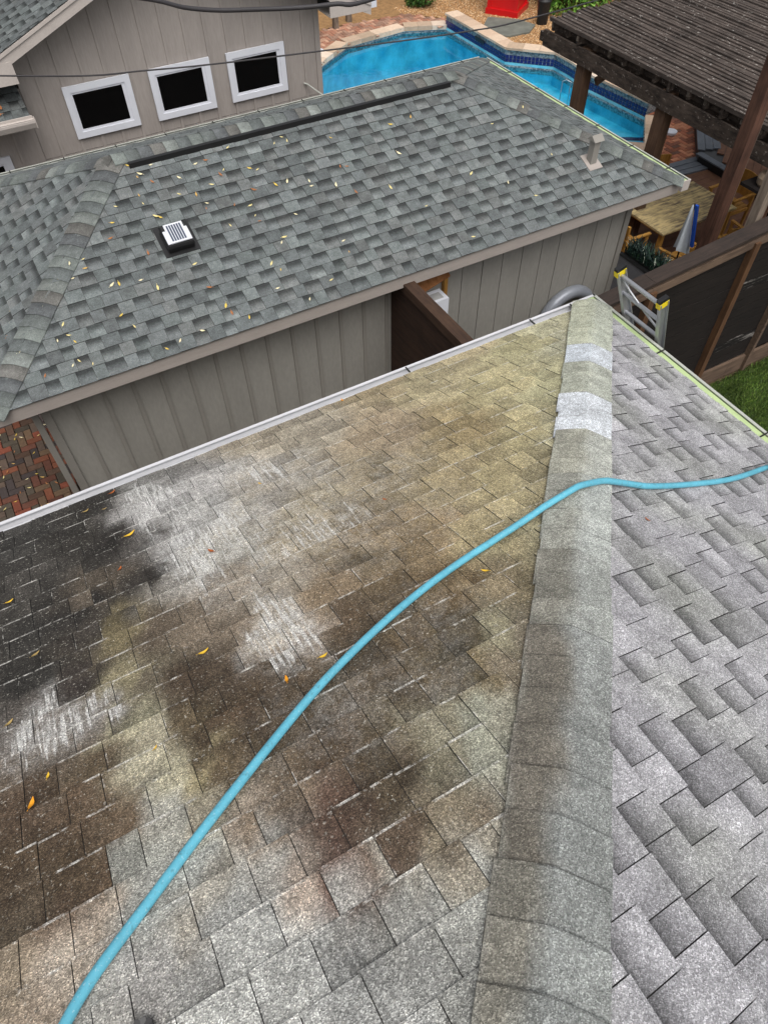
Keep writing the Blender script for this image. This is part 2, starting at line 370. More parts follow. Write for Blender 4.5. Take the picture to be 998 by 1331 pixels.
pv = strip_poly('patio', [(-4.2,3.2),(-0.42,3.2),(-0.42,9.4),(-4.2,9.4)], -0.018, 0.0, M_mortar)
bl = herring(-3.4, -0.5, 5.3, 9.2, 0.1, lambda x, y: x < -0.55)
bl.sort(key=lambda b: abs(b[0] + 0.9) + 0.6 * abs(b[1] - 7.4))
for b in bl[:300]:
    mb = MB(); brick_mb(mb, b, 0.034, BR); mb.build('brick', M_brick, pv)
mb = MB()
for b in bl[300:]: brick_mb(mb, b, 0.034, BR)
tag(mb.build('brick_field', M_brick, pv), kind='stuff')
# poolside paving: far pavers as one relief field
BR2 = [C(176,128,104), C(160,112,90), C(150,118,100), C(186,146,122), C(140,104,86)]
def in_poly(p, poly):
    x, y = p; c = False; n = len(poly)
    for i in range(n):
        x1, y1 = poly[i]; x2, y2 = poly[(i+1) % n]
        if (y1 > y) != (y2 > y) and x < (x2 - x1) * (y - y1) / (y2 - y1) + x1: c = not c
    return c
terr = [(6.0,16.2),(7.2,17.9),(8.0,19.3),(9.4,19.6),(11.6,19.4),(12.35,18.5),(12.05,18.1),(11.0,18.55),(9.2,18.35),(8.3,17.75),(7.2,16.9),(7.2,14.2),(6.0,14.2)]
terr2 = [(12.0,10.4),(12.93,11.4),(13.3,11.7),(14.0,12.3),(15.6,12.3),(13.3,9.3),(12.25,9.2),(11.2,9.9)]
for nm, poly, pal in (('poolside_path', terr, BR2), ('herringbone_path', terr2, [C(170,106,78), C(150,92,68), C(132,84,66), C(182,124,94), C(116,84,70)])):
    base = strip_poly(nm, poly, -0.018, -0.004, M_mortar)
    xs = [p[0] for p in poly]; ys = [p[1] for p in poly]
    l = herring(min(xs), max(xs), min(ys), max(ys), 0.1, lambda x, y: in_poly((x, y), poly))
    mb = MB()
    for b in l: brick_mb(mb, b, 0.014, pal, 0.016)
    tag(mb.build('brick_field', M_brick, base), kind='stuff')

# ---------------------------------------------------------------- pool
pool = empty('swimming_pool', (10.2, 15.0, 0), 'blue free-form swimming pool with travertine edge and raised tiled wall', 'pool')
cx = sum(p[0] for p in POOL) / len(POOL); cy = sum(p[1] for p in POOL) / len(POOL)
n = len(POOL); mb = MB()
mb.add([(x, y, -0.02) for x, y in POOL] + [(x, y, -1.5) for x, y in POOL], [(i, (i+1) % n, (i+1) % n + n, i + n) for i in range(n)] + [tuple(range(n, 2*n))])
mb.build('basin', M_plaster, pool)
mb = MB(); mb.add([(x, y, -0.12) for x, y in POOL], [tuple(range(n - 1, -1, -1))]); mb.build('water', M_water, pool)
# shallow ledge along the wall with a dark edge line
ledge = [(12.05,15.45),(12.88,14.6),(12.88,14.0),(12.78,13.2),(12.93,11.4),(12.0,10.4),(11.6,10.8),(12.02,11.9),(11.9,14.8)]
MB().prism(ledge, -1.45, -0.42).build('ledge', M_plaster, pool)
mb = MB(); L = [(11.93,14.74),(12.07,11.93),(11.85,11.72)]
for a, b in zip(L, L[1:]): mb.bar((a[0], a[1], -0.19), (b[0], b[1], -0.19), 0.05, 0.05)
mb.bar((12.0,11.2,-0.17), (12.45,10.9,-0.17), 0.05, 0.05); mb.build('edge_line', M_cobalt, pool)
mb = MB()
for i in range(n):
    a, b = POOL[i], POOL[(i+1) % n]
    d = Vector((b[0]-a[0], b[1]-a[1], 0)); nn = Vector((-d.y, d.x, 0)).normalized()
    if in_poly(((a[0]+b[0])/2 + nn.x*.05, (a[1]+b[1])/2 + nn.y*.05), POOL): pass
    else: nn = -nn
    p, q = Vector((a[0], a[1], -0.08)) + nn * 0.004, Vector((b[0], b[1], -0.08)) + nn * 0.004
    mb.add([p, q, q + Vector((0,0,-0.14)), p + Vector((0,0,-0.14))], [(0,1,2,3)])
mb.build('waterline_tiles', M_mosaic, pool)
# coping stones
TR = [C(214,190,166), C(200,174,150), C(222,202,182), C(190,166,142)]
def coping(seg, z0, z1, w, off, step=0.42):
    for a, b in seg:
        a = Vector((*a, 0)); b = Vector((*b, 0)); d = (b - a); Ln = d.length; d.normalize(); nn = Vector((d.y, -d.x, 0)) if off > 0 else Vector((-d.y, d.x, 0))
        k = max(1, round(Ln / step)); s = Ln / k
        for i in range(k):
            p = a + d * (i * s + 0.003); q = a + d * ((i + 1) * s - 0.003); zz = z1 + random.uniform(-.003, .003)
            c = random.choice(TR); t = random.uniform(.85, 1.12)
            pts = [p - nn * 0.03, q - nn * 0.03, q + nn * w, p + nn * w]
            m_ = MB(); m_.prism([(v.x, v.y) for v in pts], z0, zz, col=tuple(x * t for x in c)); m_.build('coping_stone', M_trav, pool, recalc=True)
seg1 = [((7.2,14.2),(7.2,16.9)), ((7.2,16.9),(8.3,17.75)), ((8.3,17.75),(9.2,18.35)), ((9.2,18.35),(11.0,18.55)), ((11.0,18.55),(12.05,18.1))]
coping(seg1, -0.06, 0.045, 0.30, -1)
coping([((12.93,11.4),(12.0,10.4)), ((12.0,10.4),(11.0,11.3))], -0.06, 0.045, 0.30, -1)
WALL = [(12.05,18.15),(12.05,15.45),(12.88,14.6),(12.88,14.0),(12.78,13.2),(12.95,11.45)]
rw = empty('raised_pool_wall', (12.5, 14.8, 0), 'raised pool wall faced with blue mosaic and two rows of cobalt tiles', 'pool wall')
ZT = 0.30
for a, b in zip(WALL, WALL[1:]):
    d = Vector((b[0]-a[0], b[1]-a[1], 0)).normalized(); nn = Vector((-d.y, d.x, 0))
    A = Vector((*a, 0)); B = Vector((*b, 0)); 
    m_ = MB(); m_.prism([(v.x, v.y) for v in (A + nn*.006 + d*.004, B + nn*.006 - d*.0, B + nn * 0.3, A + nn * 0.3)], -0.9, ZT - 0.05); m_.build('wall_core', M_mosaic, rw, recalc=True)
    tl = MB(); Ln = (B - A).length; k = int(Ln / 0.085)
    for r_ in range(2):
        for i in range(k):
            p = A + d * (i * Ln / k + 0.008) - nn * 0.006; q = A + d * ((i + 1) * Ln / k - 0.008) - nn * 0.006; z = -0.01 + r_ * 0.078
            tl.add([p + Vector((0,0,z)), q + Vector((0,0,z)), q + Vector((0,0,z+0.068)), p + Vector((0,0,z+0.068)), p + nn*.02 + Vector((0,0,z)), q + nn*.02 + Vector((0,0,z)), q + nn*.02 + Vector((0,0,z+0.068)), p + nn*.02 + Vector((0,0,z+0.068))], [(0,1,2,3),(0,4,5,1),(2,6,7,3),(1,5,6,2),(3,7,4,0)])
    tag(tl.build('tile_band', M_cobalt, rw), kind='stuff')
    k = max(1, round(Ln / 0.4))
    for i in range(k):
        p = A + d * (i * Ln / k + 0.003); q = A + d * ((i + 1) * Ln / k - 0.003); c = random.choice(TR); t = random.uniform(.9, 1.12)
        m_ = MB(); m_.prism([(v.x, v.y) for v in (p - nn * .04, q - nn * .04, q + nn * .34, p + nn * .34)], ZT - 0.048, ZT + random.uniform(0, .004), col=tuple(x * t for x in c)); m_.build('coping_stone', M_trav, rw, recalc=True)
MB().box((12.02, 16.35, 0.10), (12.04, 16.75, 0.17)).build('skimmer_slot', M_black, rw)
# pool jets / skimmer covers
for (x, y, lb) in ((12.82, 10.55, 'round white skimmer lid in the herringbone paving beside the pergola post'), (8.35, 18.25, 'round white skimmer lid by the pool edge next to the grey house')):
    t_ = MB(); t_.tube([(x, y, 0.0), (x, y, 0.055)], 0.13, 20); o = t_.build('skimmer_lid', M_white); tag(o, lb, 'lid')
    o.location = (0, 0, 0)
# hand rail in the shallow end
hr = MB(); hr.tube([(12.30,13.55,-0.4),(12.30,13.55,0.12),(12.36,13.50,0.16),(12.44,13.42,0.12),(12.44,13.42,-0.4)], 0.012, 8)
tag(hr.build('pool_rail', M_alu), 'small steel hand rail standing in the shallow end', 'rail')

# gravel bed with separate pebbles
GR = [(12.4,15.3),(13.2,14.9),(13.2,11.9),(15.4,12.6),(16.5,15.5),(17.5,18.5),(15.0,20.0),(10.0,21.5),(7.6,20.5),(7.9,19.2),(9.4,19.6),(11.6,19.4),(12.45,18.5)]
base = tag(MB().prism(GR, -0.018, 0.004).build('gravel_bed', simple('gravel_base', C(150,116,78), 0.95, 0.35, 9, fine=0.4)), kind='structure')
rs = np.random.RandomState(5); NP = 15000; vs = []; fs = []; cs = []
pc = [C(196,156,110), C(170,130,88), C(214,184,146), C(140,106,76), C(186,140,94)]
octv = np.array([(1,0,0),(0,1,0),(-1,0,0),(0,-1,0),(0,0,1)]); octf = [(0,1,4),(1,2,4),(2,3,4),(3,0,4)]
cnt = 0
while cnt < NP:
    x = rs.uniform(11.5, 15.2); y = rs.uniform(14.0, 20.0)
    if not in_poly((x, y), GR): cnt += 0.3; continue
    s_ = rs.uniform(0.012, 0.028); a = rs.uniform(0, 6.28); ca, sa = math.cos(a), math.sin(a); o = len(vs)
    for q in octv: vs.append((x + (q[0]*ca - q[1]*sa*.7) * s_, y + (q[0]*sa + q[1]*ca*.7) * s_, 0.003 + q[2] * s_ * .8))
    fs += [tuple(i + o for i in f) for f in octf]; cs += [pc[rs.randint(5)]] * 5; cnt += 1
mb = MB(); mb.add(vs, fs, col=cs); tag(mb.build('gravel', M_pebble), kind='stuff')
# flagstone before the phone box
mb = MB(); mb.prism([(12.9,17.6),(13.3,18.0),(13.9,17.45),(14.05,16.9),(13.6,16.55),(13.0,16.6),(12.6,17.0)], 0.006, 0.045)
tag(mb.build('flagstone', simple('slate', C(110,112,104), 0.8, 0.3, 4)), 'grey flagstone lying in the gravel before the red box', 'stepping stone')

# red phone-box style kiosk
bx = empty('phone_box', (14.08, 18.0, 0), 'glossy red telephone box standing on gravel by the dark fence', 'phone box')
e1 = Vector((0.57, -0.82, 0)); e2 = Vector((0.82, 0.57, 0)); o0 = Vector((13.48, 18.33, 0)); W_ = 0.86
def kb(u0, u1, v0, v1, z0, z1):
    p = [o0 + e1 * u + e2 * v for u, v in ((u0, v0), (u1, v0), (u1, v1), (u0, v1))]
    return [(q.x, q.y) for q in p], z0, z1
MB().prism(*kb(-.03, W_+.03, -.03, W_+.03, 0.0, 0.14)).build('plinth', M_red, bx, recalc=True)
MB().prism(*kb(.03, W_-.03, .03, W_-.03, 0.14, 0.5)).build('base_panel', M_red, bx, recalc=True)
for (u, v) in ((0, 0), (W_-.1, 0), (W_-.1, W_-.1), (0, W_-.1)):
    MB().prism(*kb(u, u+.1, v, v+.1, 0.14, 2.2)).build('corner_post', M_red, bx, recalc=True)
MB().prism(*kb(.06, W_-.06, .06, W_-.06, 0.5, 2.15)).build('glazing', M_glass, bx, recalc=True)
for k in range(8):
    MB().prism(*kb(.04, W_-.04, .04, W_-.04, 0.5 + k*.22, 0.53 + k*.22)).build('glazing_bar', M_red, bx, recalc=True)
MB().prism(*kb(-.03, W_+.03, -.03, W_+.03, 2.2, 2.45)).build('roof', M_red, bx, recalc=True)

def bush(name, c, rad, n, cols, label, leaf=0.06, cat='shrub', seed=1, group=None):
    rs = np.random.RandomState(seed); root = empty(name, (c[0], c[1], 0), label, cat, group)
    vs = []; fs = []; cs = []; lobes = [(rs.normal(0, .38, 3) * rad, rs.uniform(.45, .8)) for _ in range(9)]
    for i in range(n):
        lo, lr = lobes[rs.randint(len(lobes))]; d = rs.normal(0, 1, 3); d /= np.linalg.norm(d)
        p = np.array(c) + lo + d * np.array(rad) * lr * rs.uniform(.75, 1.05)
        if p[2] < 0.02: continue
        a = rs.normal(0, 1, 3); a /= np.linalg.norm(a); b = np.cross(a, rs.normal(0, 1, 3)); b /= np.linalg.norm(b); s_ = leaf * rs.uniform(.6, 1.3)
        o = len(vs); vs += [tuple(p - a * s_), tuple(p + b * s_ * .45), tuple(p + a * s_), tuple(p - b * s_ * .45)]; fs.append((o, o+1, o+2, o+3)); k_ = cols[rs.randint(len(cols))]; cs += [k_] * 4
    mb = MB(); mb.add(vs, fs, col=cs); f = mb.build('foliage', M_leafy, root); f['kind'] = 'stuff'
    st = MB()
    for k in range(6):
        a = k * 1.05; st.tube([(c[0] + .05*math.cos(a), c[1] + .05*math.sin(a), 0), (c[0] + rad[0]*.5*math.cos(a), c[1] + rad[1]*.5*math.sin(a), c[2])], [.02, .008], 6)
    st.build('stem', M_ppost, root); return root
bush('leafy_shrub', (15.6, 17.6, 0.75), (0.95, 0.95, 0.75), 5200, [C(112,160,60), C(88,136,46), C(150,190,90), C(60,104,36)], 'bright green leafy shrub behind the pergola roof beside the black bin', .07, seed=2)
bush('low_shrub', (12.25, 19.75, 0.22), (0.42, 0.38, 0.28), 2000, [C(64,104,44), C(88,128,58), C(46,80,34)], 'small round green shrub in the gravel beyond the pool', .045, seed=4)
bush('dark_shrub', (9.9, 21.4, 0.45), (0.6, 0.6, 0.5), 2500, [C(40,62,34), C(58,80,46), C(30,46,28)], 'dark green shrub in the far corner beyond the grey eave', .06, seed=5)
# black bin
b_ = empty('black_bin', (14.3, 16.95, 0), 'black cylindrical bin standing on gravel beside the bright green shrub', 'bin')
t_ = MB(); t_.tube([(14.3,16.95,0.0),(14.3,16.95,0.02),(14.3,16.95,0.5)], [.12,.14,.17], 20); t_.build('body', M_black, b_)
t_ = MB(); t_.tube([(14.3,16.95,0.5),(14.3,16.95,0.54),(14.3,16.95,0.60)], [.18,.18,.1], 20); t_.build('lid', M_black, b_)
# far black fence: individual boards
ff = empty('boundary_fence', (12.5, 20.9, 0), 'dark board fence at the far side of the garden behind the phone box', 'fence')
FP = [(7.0,23.2),(12.2,21.0),(15.3,19.6),(18.0,16.5)]
mats = wood('far_fence_board', C(44,40,40), C(26,24,25), (3, 3, 12), .9)
for a, b in zip(FP, FP[1:]):
    A = Vector((*a, 0)); B = Vector((*b, 0)); d = (B - A); Ln = d.length; d.normalize(); nn = Vector((-d.y, d.x, 0)); k = int(Ln / .15)
    for i in range(k):
        p = A + d * (i * Ln / k + .004); q = A + d * ((i+1) * Ln / k - .004); j = random.uniform(0, .012)
        m_ = MB(); m_.prism([(v.x, v.y) for v in (p - nn*j, q - nn*j, q + nn*.02, p + nn*.02)], 0.0, 1.8); m_.build('board', mats, ff, recalc=True)
# short bollards and the blue-grey pot by the house corner
for k, (x, y) in enumerate(((9.45, 19.45), (9.98, 19.72))):
    m_ = MB(); m_.bar((x, y, 0), (x, y, 0.42), .13, .13, up=(1, 0, 0)); o = m_.build('wooden_bollard', M_greypost, None)
    tag(o, ('squat weathered post behind the pool, nearer the blue pot', 'squat weathered post behind the pool, under the gutter end')[k], 'post')
pt = MB(); pt.tube([(8.55,19.1,0),(8.55,19.1,.1),(8.55,19.1,.3),(8.55,19.1,.62),(8.55,19.1,.7)], [.16,.22,.2,.09,.05], 20)
tag(pt.build('garden_pot', simple('blue_grey_glaze', C(96,112,122), .4)), 'tall blue-grey tapered pot standing at the house corner', 'pot')

# ================================================================= SHINGLED ROOF PLANES
class Plane:
    def __init__(s, O, U, V, ul, ur, vmax, uclip=None):
        s.O = Vector(O); s.U = Vector(U).normalized(); s.V = Vector(V).normalized(); s.N = s.U.cross(s.V).normalized()
        s.ul = ul; s.ur = ur; s.vmax = vmax
        if s.N.z < 0: s.N = -s.N
    def P(s, u, v, h=0): return s.O + s.U * u + s.V * v + s.N * h
CAMP = Vector((0, 0, 7))
def shingles(pl, vlist, wr, thick, colf, flagf, nu=1, nv=1, gap=0.0015, u_lo=None, u_hi=None, jit=0.0, step_amp=0.0):
    """returns list of (distance, MB) one entry per shingle tab"""
    out = []
    for ci in range(len(vlist) - 1):
        v0, v1 = vlist[ci], vlist[ci + 1]
        if v0 >= pl.vmax: break
        v1c = min(v1, pl.vmax); vm = (v0 + v1c) / 2
        a = pl.ul(v0); b = pl.ur(v0)
        if u_lo is not None: a = max(a, u_lo)
        if u_hi is not None: b = min(b, u_hi)
        u = a - random.uniform(0, wr[1]); k = random.randint(0, 1)
        while u < b:
            w = random.uniform(*wr); u0, u1 = u, u + w; u = u1; k += 1
            fl = flagf(k)
            up = thick * (1.0 if fl < 0.5 else 0.55)
            vs = []; uv = []; cols = []; rows = []
            dv = random.uniform(-jit, jit); hj = random.uniform(0, jit * .25)
            for j in range(nv + 1):
                t = j / nv; v = v0 + dv + (v1c + 0.012 - v0 - dv) * t
                la = max(pl.ul(max(v, 0)), -1e9); lb = pl.ur(max(v, 0))
                if u_lo is not None: la = max(la, u_lo)
                if u_hi is not None: lb = min(lb, u_hi)
                x0 = min(max(u0 + gap, la), lb); x1 = min(max(u1 - gap, la), lb)
                for i in range(nu + 1):
                    s_ = i / nu; x = x0 + (x1 - x0) * s_
                    h = (up + hj) * (1 - t) + 0.0015
                    p = pl.P(x, v, h); vs.append(p); uv.append((s_ + 0.01, min(t + 0.001, 1))); cols.append(p)
                rows.append((x0, x1))
            if max(r[1] - r[0] for r in rows) < 0.012: continue
            fs = [(j*(nu+1)+i, j*(nu+1)+i+1, (j+1)*(nu+1)+i+1, (j+1)*(nu+1)+i) for j in range(nv) for i in range(nu)]
            ntop = len(vs)
            # skirts: butt edge and both sides
            def sk(idx, f_):
                base = len(vs)
                for q in idx:
                    vs.append(vs[q]); uv.append(uv[q]); cols.append(vs[q])
                b2 = len(vs)
                for q in idx:
                    p = vs[q] - pl.N * (up + hj + 0.002 if f_ else max(0.003, (vs[q] - pl.O).dot(pl.N) - 0.0005)); vs.append(p); uv.append(uv[q]); cols.append(vs[q])
                for m_ in range(len(idx) - 1): fs.append((base + m_ + 1, base + m_, b2 + m_, b2 + m_ + 1))
            sk([i for i in range(nu + 1)], True)
            sk([j*(nu+1) + nu for j in range(nv + 1)], False)
            sk([j*(nu+1) for j in range(nv, -1, -1)], False)
            if pl.U.cross(pl.V).z < 0: fs = [tuple(reversed(f)) for f in fs]
            rnd = random.random(); mb = MB()
            cc = []; tb = []
            base_c = None
            for qi, p in enumerate(cols):
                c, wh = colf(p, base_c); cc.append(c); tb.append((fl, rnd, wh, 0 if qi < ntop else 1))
            mb.add(vs, fs, col=cc, uv=uv, tab=tb)
            ctr = pl.P((u0 + u1) / 2, vm)
            vis = cam_score(ctr)
            out.append((vis, mb))
    return out
CM = cam.matrix_world.inverted()
def cam_score(p):
    q = CM @ p
    if q.z > -0.1: return 1e3
    x = q.x / -q.z; y = q.y / -q.z
    offs = max(0, abs(x) - 0.56) + max(0, abs(y) - 0.74)
    return -q.z + offs * 50
def lay(tabs, parent, mat, mat_name='shingle', limit=300, name='shingle'):
    tabs.sort(key=lambda t: t[0])
    for s_, mb in tabs[:limit]:
        mb.build(name, mat, parent)
    if tabs[limit:]:
        big = MB()
        for s_, mb in tabs[limit:]:
            o = len(big.v); big.v += mb.v; big.f += [tuple(i + o for i in f) for f in mb.f]; big.col += mb.col; big.uv += mb.uv; big.tab += mb.tab
        o = big.build(name + '_field', mat, parent); o['kind'] = 'stuff'

def hip_caps(parent, A, B, nL, nR, half, exposure, colf, mat, thick=0.006, name='ridge_cap', arch=0.012, lift=0.012, tmax=None, wob=0.0, drift=0.0):
    """bent cap pieces from A (bottom) to B (top). nL/nR: unit vectors down each slope, perpendicular to the hip line"""
    A = Vector(A); B = Vector(B); d = (B - A); Ln = d.length; d.normalize(); nL = Vector(nL); nR = Vector(nR); up = (-(nL + nR)).normalized()
    k = int(Ln / exposure) + 1; res = []
    for i in range(k):
        s0 = i * exposure - 0.01; s1 = s0 + exposure + 0.06
        if s0 > Ln - 0.05: break
        s1 = min(s1, Ln + 0.02); prof = []
        hw = half * random.uniform(0.985, 1.015) if wob == 0 else half * random.uniform(.97, 1.03); off = random.uniform(-wob, wob)
        for j in range(-5, 6):
            t = j / 5; n_ = nR if t > 0 else nL; a = abs(t)
            # rounded crest: pull the middle down
            dist = a * hw
            crest = arch * (1 - a) ** 2
            prof.append((n_ * (dist) , -crest + lift * (1 - 0.25 * a)))
        vs = []; uv = []; cs = []; tb = []; rnd = random.random()
        for e, s_ in enumerate((s0, (s0+s1)/2, s1)):
            lf = [thick + 0.004, thick * .5 + .002, -0.002][e]
            for j, (q, h) in enumerate(prof):
                p = A + d * s_ + q + up * (h + lf) + (nR - nL).normalized() * (off + drift * s_); vs.append(p); uv.append((j / 10 + .01, e / 2 + .001))
                c, w_ = colf(A + d * (s0 + exposure / 2) + q, (j - 5) / 5, s0 + exposure / 2, p); cs.append(c); tb.append((0.5, rnd, w_, 0))
        m_ = 11
        fs = [(e*m_+j, e*m_+j+1, (e+1)*m_+j+1, (e+1)*m_+j) for e in range(2) for j in range(10)]
        o = len(vs)
        for j in range(m_): vs.append(vs[j] - up * (thick + 0.006)); uv.append(uv[j]); cs.append(cs[j]); tb.append(tb[j])
        fs += [(j+1, j, o+j, o+j+1) for j in range(10)]
        for side in (0, 10):
            b0 = len(vs)
            for e in range(3): vs.append(vs[e*m_+side] - up * 0.012); uv.append(uv[e*m_+side]); cs.append(cs[e*m_+side]); tb.append(tb[e*m_+side])
            fs += [(side + e*m_, side + (e+1)*m_, b0+e+1, b0+e) for e in range(2)]
        mb = MB(); mb.add(vs, fs, col=cs, uv=uv, tab=tb)
        mb.build(name, mat, parent, recalc=False)

# ================================================================= GARAGE
GZ = 2.449; GX1 = 7.581; GX0 = -0.885; GY0 = 5.826; GW = 2.24; GS = 0.41; GE = 2.08
GY1 = GY0 + 2 * GW; PZ = GZ + GW * GS * 0.99
PR = Vector((GX1 - GE, GY0 + GW, PZ)); PL = Vector((GX0 + GE, GY0 + GW, PZ))
gar = empty('garage', (3.4, 8.0, 0), 'low taupe garage with a hipped grey shingle roof, between the near roof and the pool', 'garage')
wx0, wx1, wy0, wy1 = -0.5, 7.2, 6.2, 9.95
gw = MB(); gw.box((wx0+.03, wy0+.02, 0), (wx1-.03, wy1, GZ-.02)); gwall = gw.build('wall', M_siding, gar)
# siding panels with joints, then the battens
xb = [-0.46 + 0.305 * i for i in range(14)]
x = wx0 + .03
edges = [wx0+.06] + [0.0 - 0.18 + .305*i for i in range(13)] + [3.60]
for a, b in zip(edges, edges[1:]):
    MB().box((a+.002, wy0-.004, 0), (b-.002, wy0+.03, GZ-.03)).build('siding_panel', M_siding, gwall)
for e in edges[1:-1]:
    MB().box((e-.021, wy0-.02, 0), (e+.021, wy0-.003, GZ-.03)).build('batten', M_siding2, gwall)
e2_ = [3.604, 3.958, 4.272, 4.548, 4.849, 5.15, 5.458, 5.765, 6.051, 6.351, 6.648, 6.90, 7.14]
for a, b in zip(e2_, e2_[1:]):
    MB().box((a+.005, wy0-.004-random.uniform(0,.002), 0), (b-.005, wy0+.03, GZ-.03)).build('siding_panel', M_siding, gwall)
for yy in np.arange(wy0, wy1-.2, .305):
    MB().box((wx1-.04, yy+.004, 0), (wx1+.002, yy+.301, GZ-.03)).build('siding_panel', M_siding, gwall)
    MB().box((wx0, yy+.004, 0), (wx0+.04, yy+.301, GZ-.03)).build('siding_panel', M_siding, gwall)
for (a, b, w_) in ((wx0-.012, wx0+.075, .03), (wx1-.075, wx1+.012, .03)):
    MB().box((a, wy0-.03, 0), (b, wy0-.002, GZ-.03)).build('corner_trim', M_siding2, gwall)
MB().box((wx0-.10, wy0-.055, 0), (wx0-.035, wy0+.01, GZ-.06)).build('downspout', M_siding2, gar)
MB().box((7.2, wy0-.02, 0), (7.212, wy0+.06, GZ-.03)).build('corner_trim', M_siding2, gwall)
# fascia boards and soffit
MB().box((GX0+.02, GY0+.012, GZ-.165), (GX1-.02, GY0+.036, GZ+.002)).build('fascia', M_fascia, gar)
MB().box((GX1-.045, GY0+.037, GZ-.165), (GX1-.02, GY1-.02, GZ+.002)).build('fascia', M_fascia, gar)
MB().box((GX0+.02, GY0+.037, GZ-.165), (GX0+.045, GY1-.02, GZ+.002)).build('fascia', M_fascia, gar)
MB().box((GX0+.046, GY1-.045, GZ-.165), (GX1-.046, GY1-.02, GZ+.002)).build('fascia', M_fascia, gar)
MB().box((GX0+.046, GY0+.037, GZ-.10), (GX1-.046, GY1-.046, GZ-.085)).build('soffit', M_fascia, gar)
# deck
groof = MB()
groof.add([(GX0,GY0,GZ-.01),(GX1,GY0,GZ-.01),(GX1,GY1,GZ-.01),(GX0,GY1,GZ-.01),(PL.x,PL.y,PZ-.01),(PR.x,PR.y,PZ-.01)], [(0,1,5,4),(1,2,5),(2,3,4,5),(3,0,4)])
groof = groof.build('roof', M_deck, gar)
GC = [C(110,116,115), C(107,112,112), C(115,120,119), C(103,108,108), C(110,113,112), C(105,109,109)]
def gcol(p, b): return gcur[0], 0.0
gcur = [GC[0]]
EXP = 0.1435
def gshing(pl, limit_list, wr=(.115,.185)):
    n_ = int(pl.vmax / EXP) + 1
    vl = [-0.012] + [EXP * i for i in range(1, n_ + 1)]
    class CF:
        pass
    def cf(p, b): return gcur[0], 0.0
    def ff(k):
        tt = random.uniform(.90, 1.08); gcur[0] = tuple(v * tt for v in random.choice(GC)); 
        f = 1.0 if (k % 2 == 0) != (random.random() < .05) else 0.0
        gcur[0] = tuple(v * (1.0 if f < .5 else 1.12) for v in gcur[0])
        return f
    return shingles(pl, vl, wr, 0.009, cf, ff, 1, 1, 0.0015)
sl = math.hypot(GW, PZ - GZ)
Vf = Vector((0, GW, PZ - GZ)).normalized()
front = Plane((0, GY0, GZ), (1,0,0), Vf, lambda v: GX0 + GE * v / sl, lambda v: GX1 - GE * v / sl, sl)
Vr = Vector((-GE, 0, PZ - GZ)).normalized(); slr = math.hypot(GE, PZ - GZ)
right = Plane((GX1, 0, GZ), (0,1,0), Vr, lambda v: GY0 + GW * v / slr, lambda v: GY1 - GW * v / slr, slr)
Vl = Vector((GE, 0, PZ - GZ)).normalized()
left = Plane((GX0, 0, GZ), (0,1,0), Vl, lambda v: GY0 + GW * v / slr, lambda v: GY1 - GW * v / slr, slr)
Vb = Vector((0, -GW, PZ - GZ)).normalized()
back = Plane((0, GY1, GZ), (1,0,0), Vb, lambda v: GX0 + GE * v / sl, lambda v: GX1 - GE * v / sl, sl)
T = gshing(front, 0) + gshing(left, 0) + gshing(right, 0) 
T2 = gshing(back, 0)
lay(T + [(s_ + 100, m_) for s_, m_ in T2], groof, M_gar, limit=300)
GCAP = [C(118,124,120), C(108,113,111), C(96,99,100), C(110,109,105), C(126,131,127), C(102,107,106)]
def gcap(p, t, s_, q):
    random_state = int(s_ * 1000); rr = random.Random(random_state + int(p.x * 7)); c = GCAP[int(s_ / .14) * 7 % 6]
    return c, 0.0
def caps_between(parent, A, B, nL, nR, half, colf, mat, expo=EXP, **k): hip_caps(parent, A, B, nL, nR, half, expo, colf, mat, **k)
def perp(n_, d): n_ = Vector(n_); d = Vector(d).normalized(); return (n_ - d * n_.dot(d)).normalized()
corners = {'fl': Vector((GX0, GY0, GZ)), 'fr': Vector((GX1, GY0, GZ)), 'bl': Vector((GX0, GY1, GZ)), 'br': Vector((GX1, GY1, GZ))}
fd = -Vf; rd = -Vr; ld = -Vl; bd = -Vb
def downplane(pl, d):
    # direction lying in plane pl, perpendicular to hip direction d, pointing downhill
    q = pl.N.cross(Vector(d).normalized()).normalized()
    return q if q.z < 0 else -q
for cn, pk, p1, p2 in (('fl', PL, front, left), ('fr', PR, front, right), ('bl', PL, back, left), ('br', PR, back, right)):
    A = corners[cn]; d = pk - A
    hip_caps(groof, A, pk, downplane(p1, d), downplane(p2, d), 0.15 if cn in ('fl',) else .14, EXP, gcap, M_gar, thick=.006, lift=.014)
d = PR - PL
q1 = downplane(front, d); q2 = downplane(back, d)
hip_caps(groof, PL, PR, q1, q2, 0.14, EXP, gcap, M_gar, lift=.03)
MB().bar(PL + Vector((.12,-.165,-.045)), PR + Vector((-.15,-.165,-.045)), .05, .055).build('ridge_vent', M_black, groof)
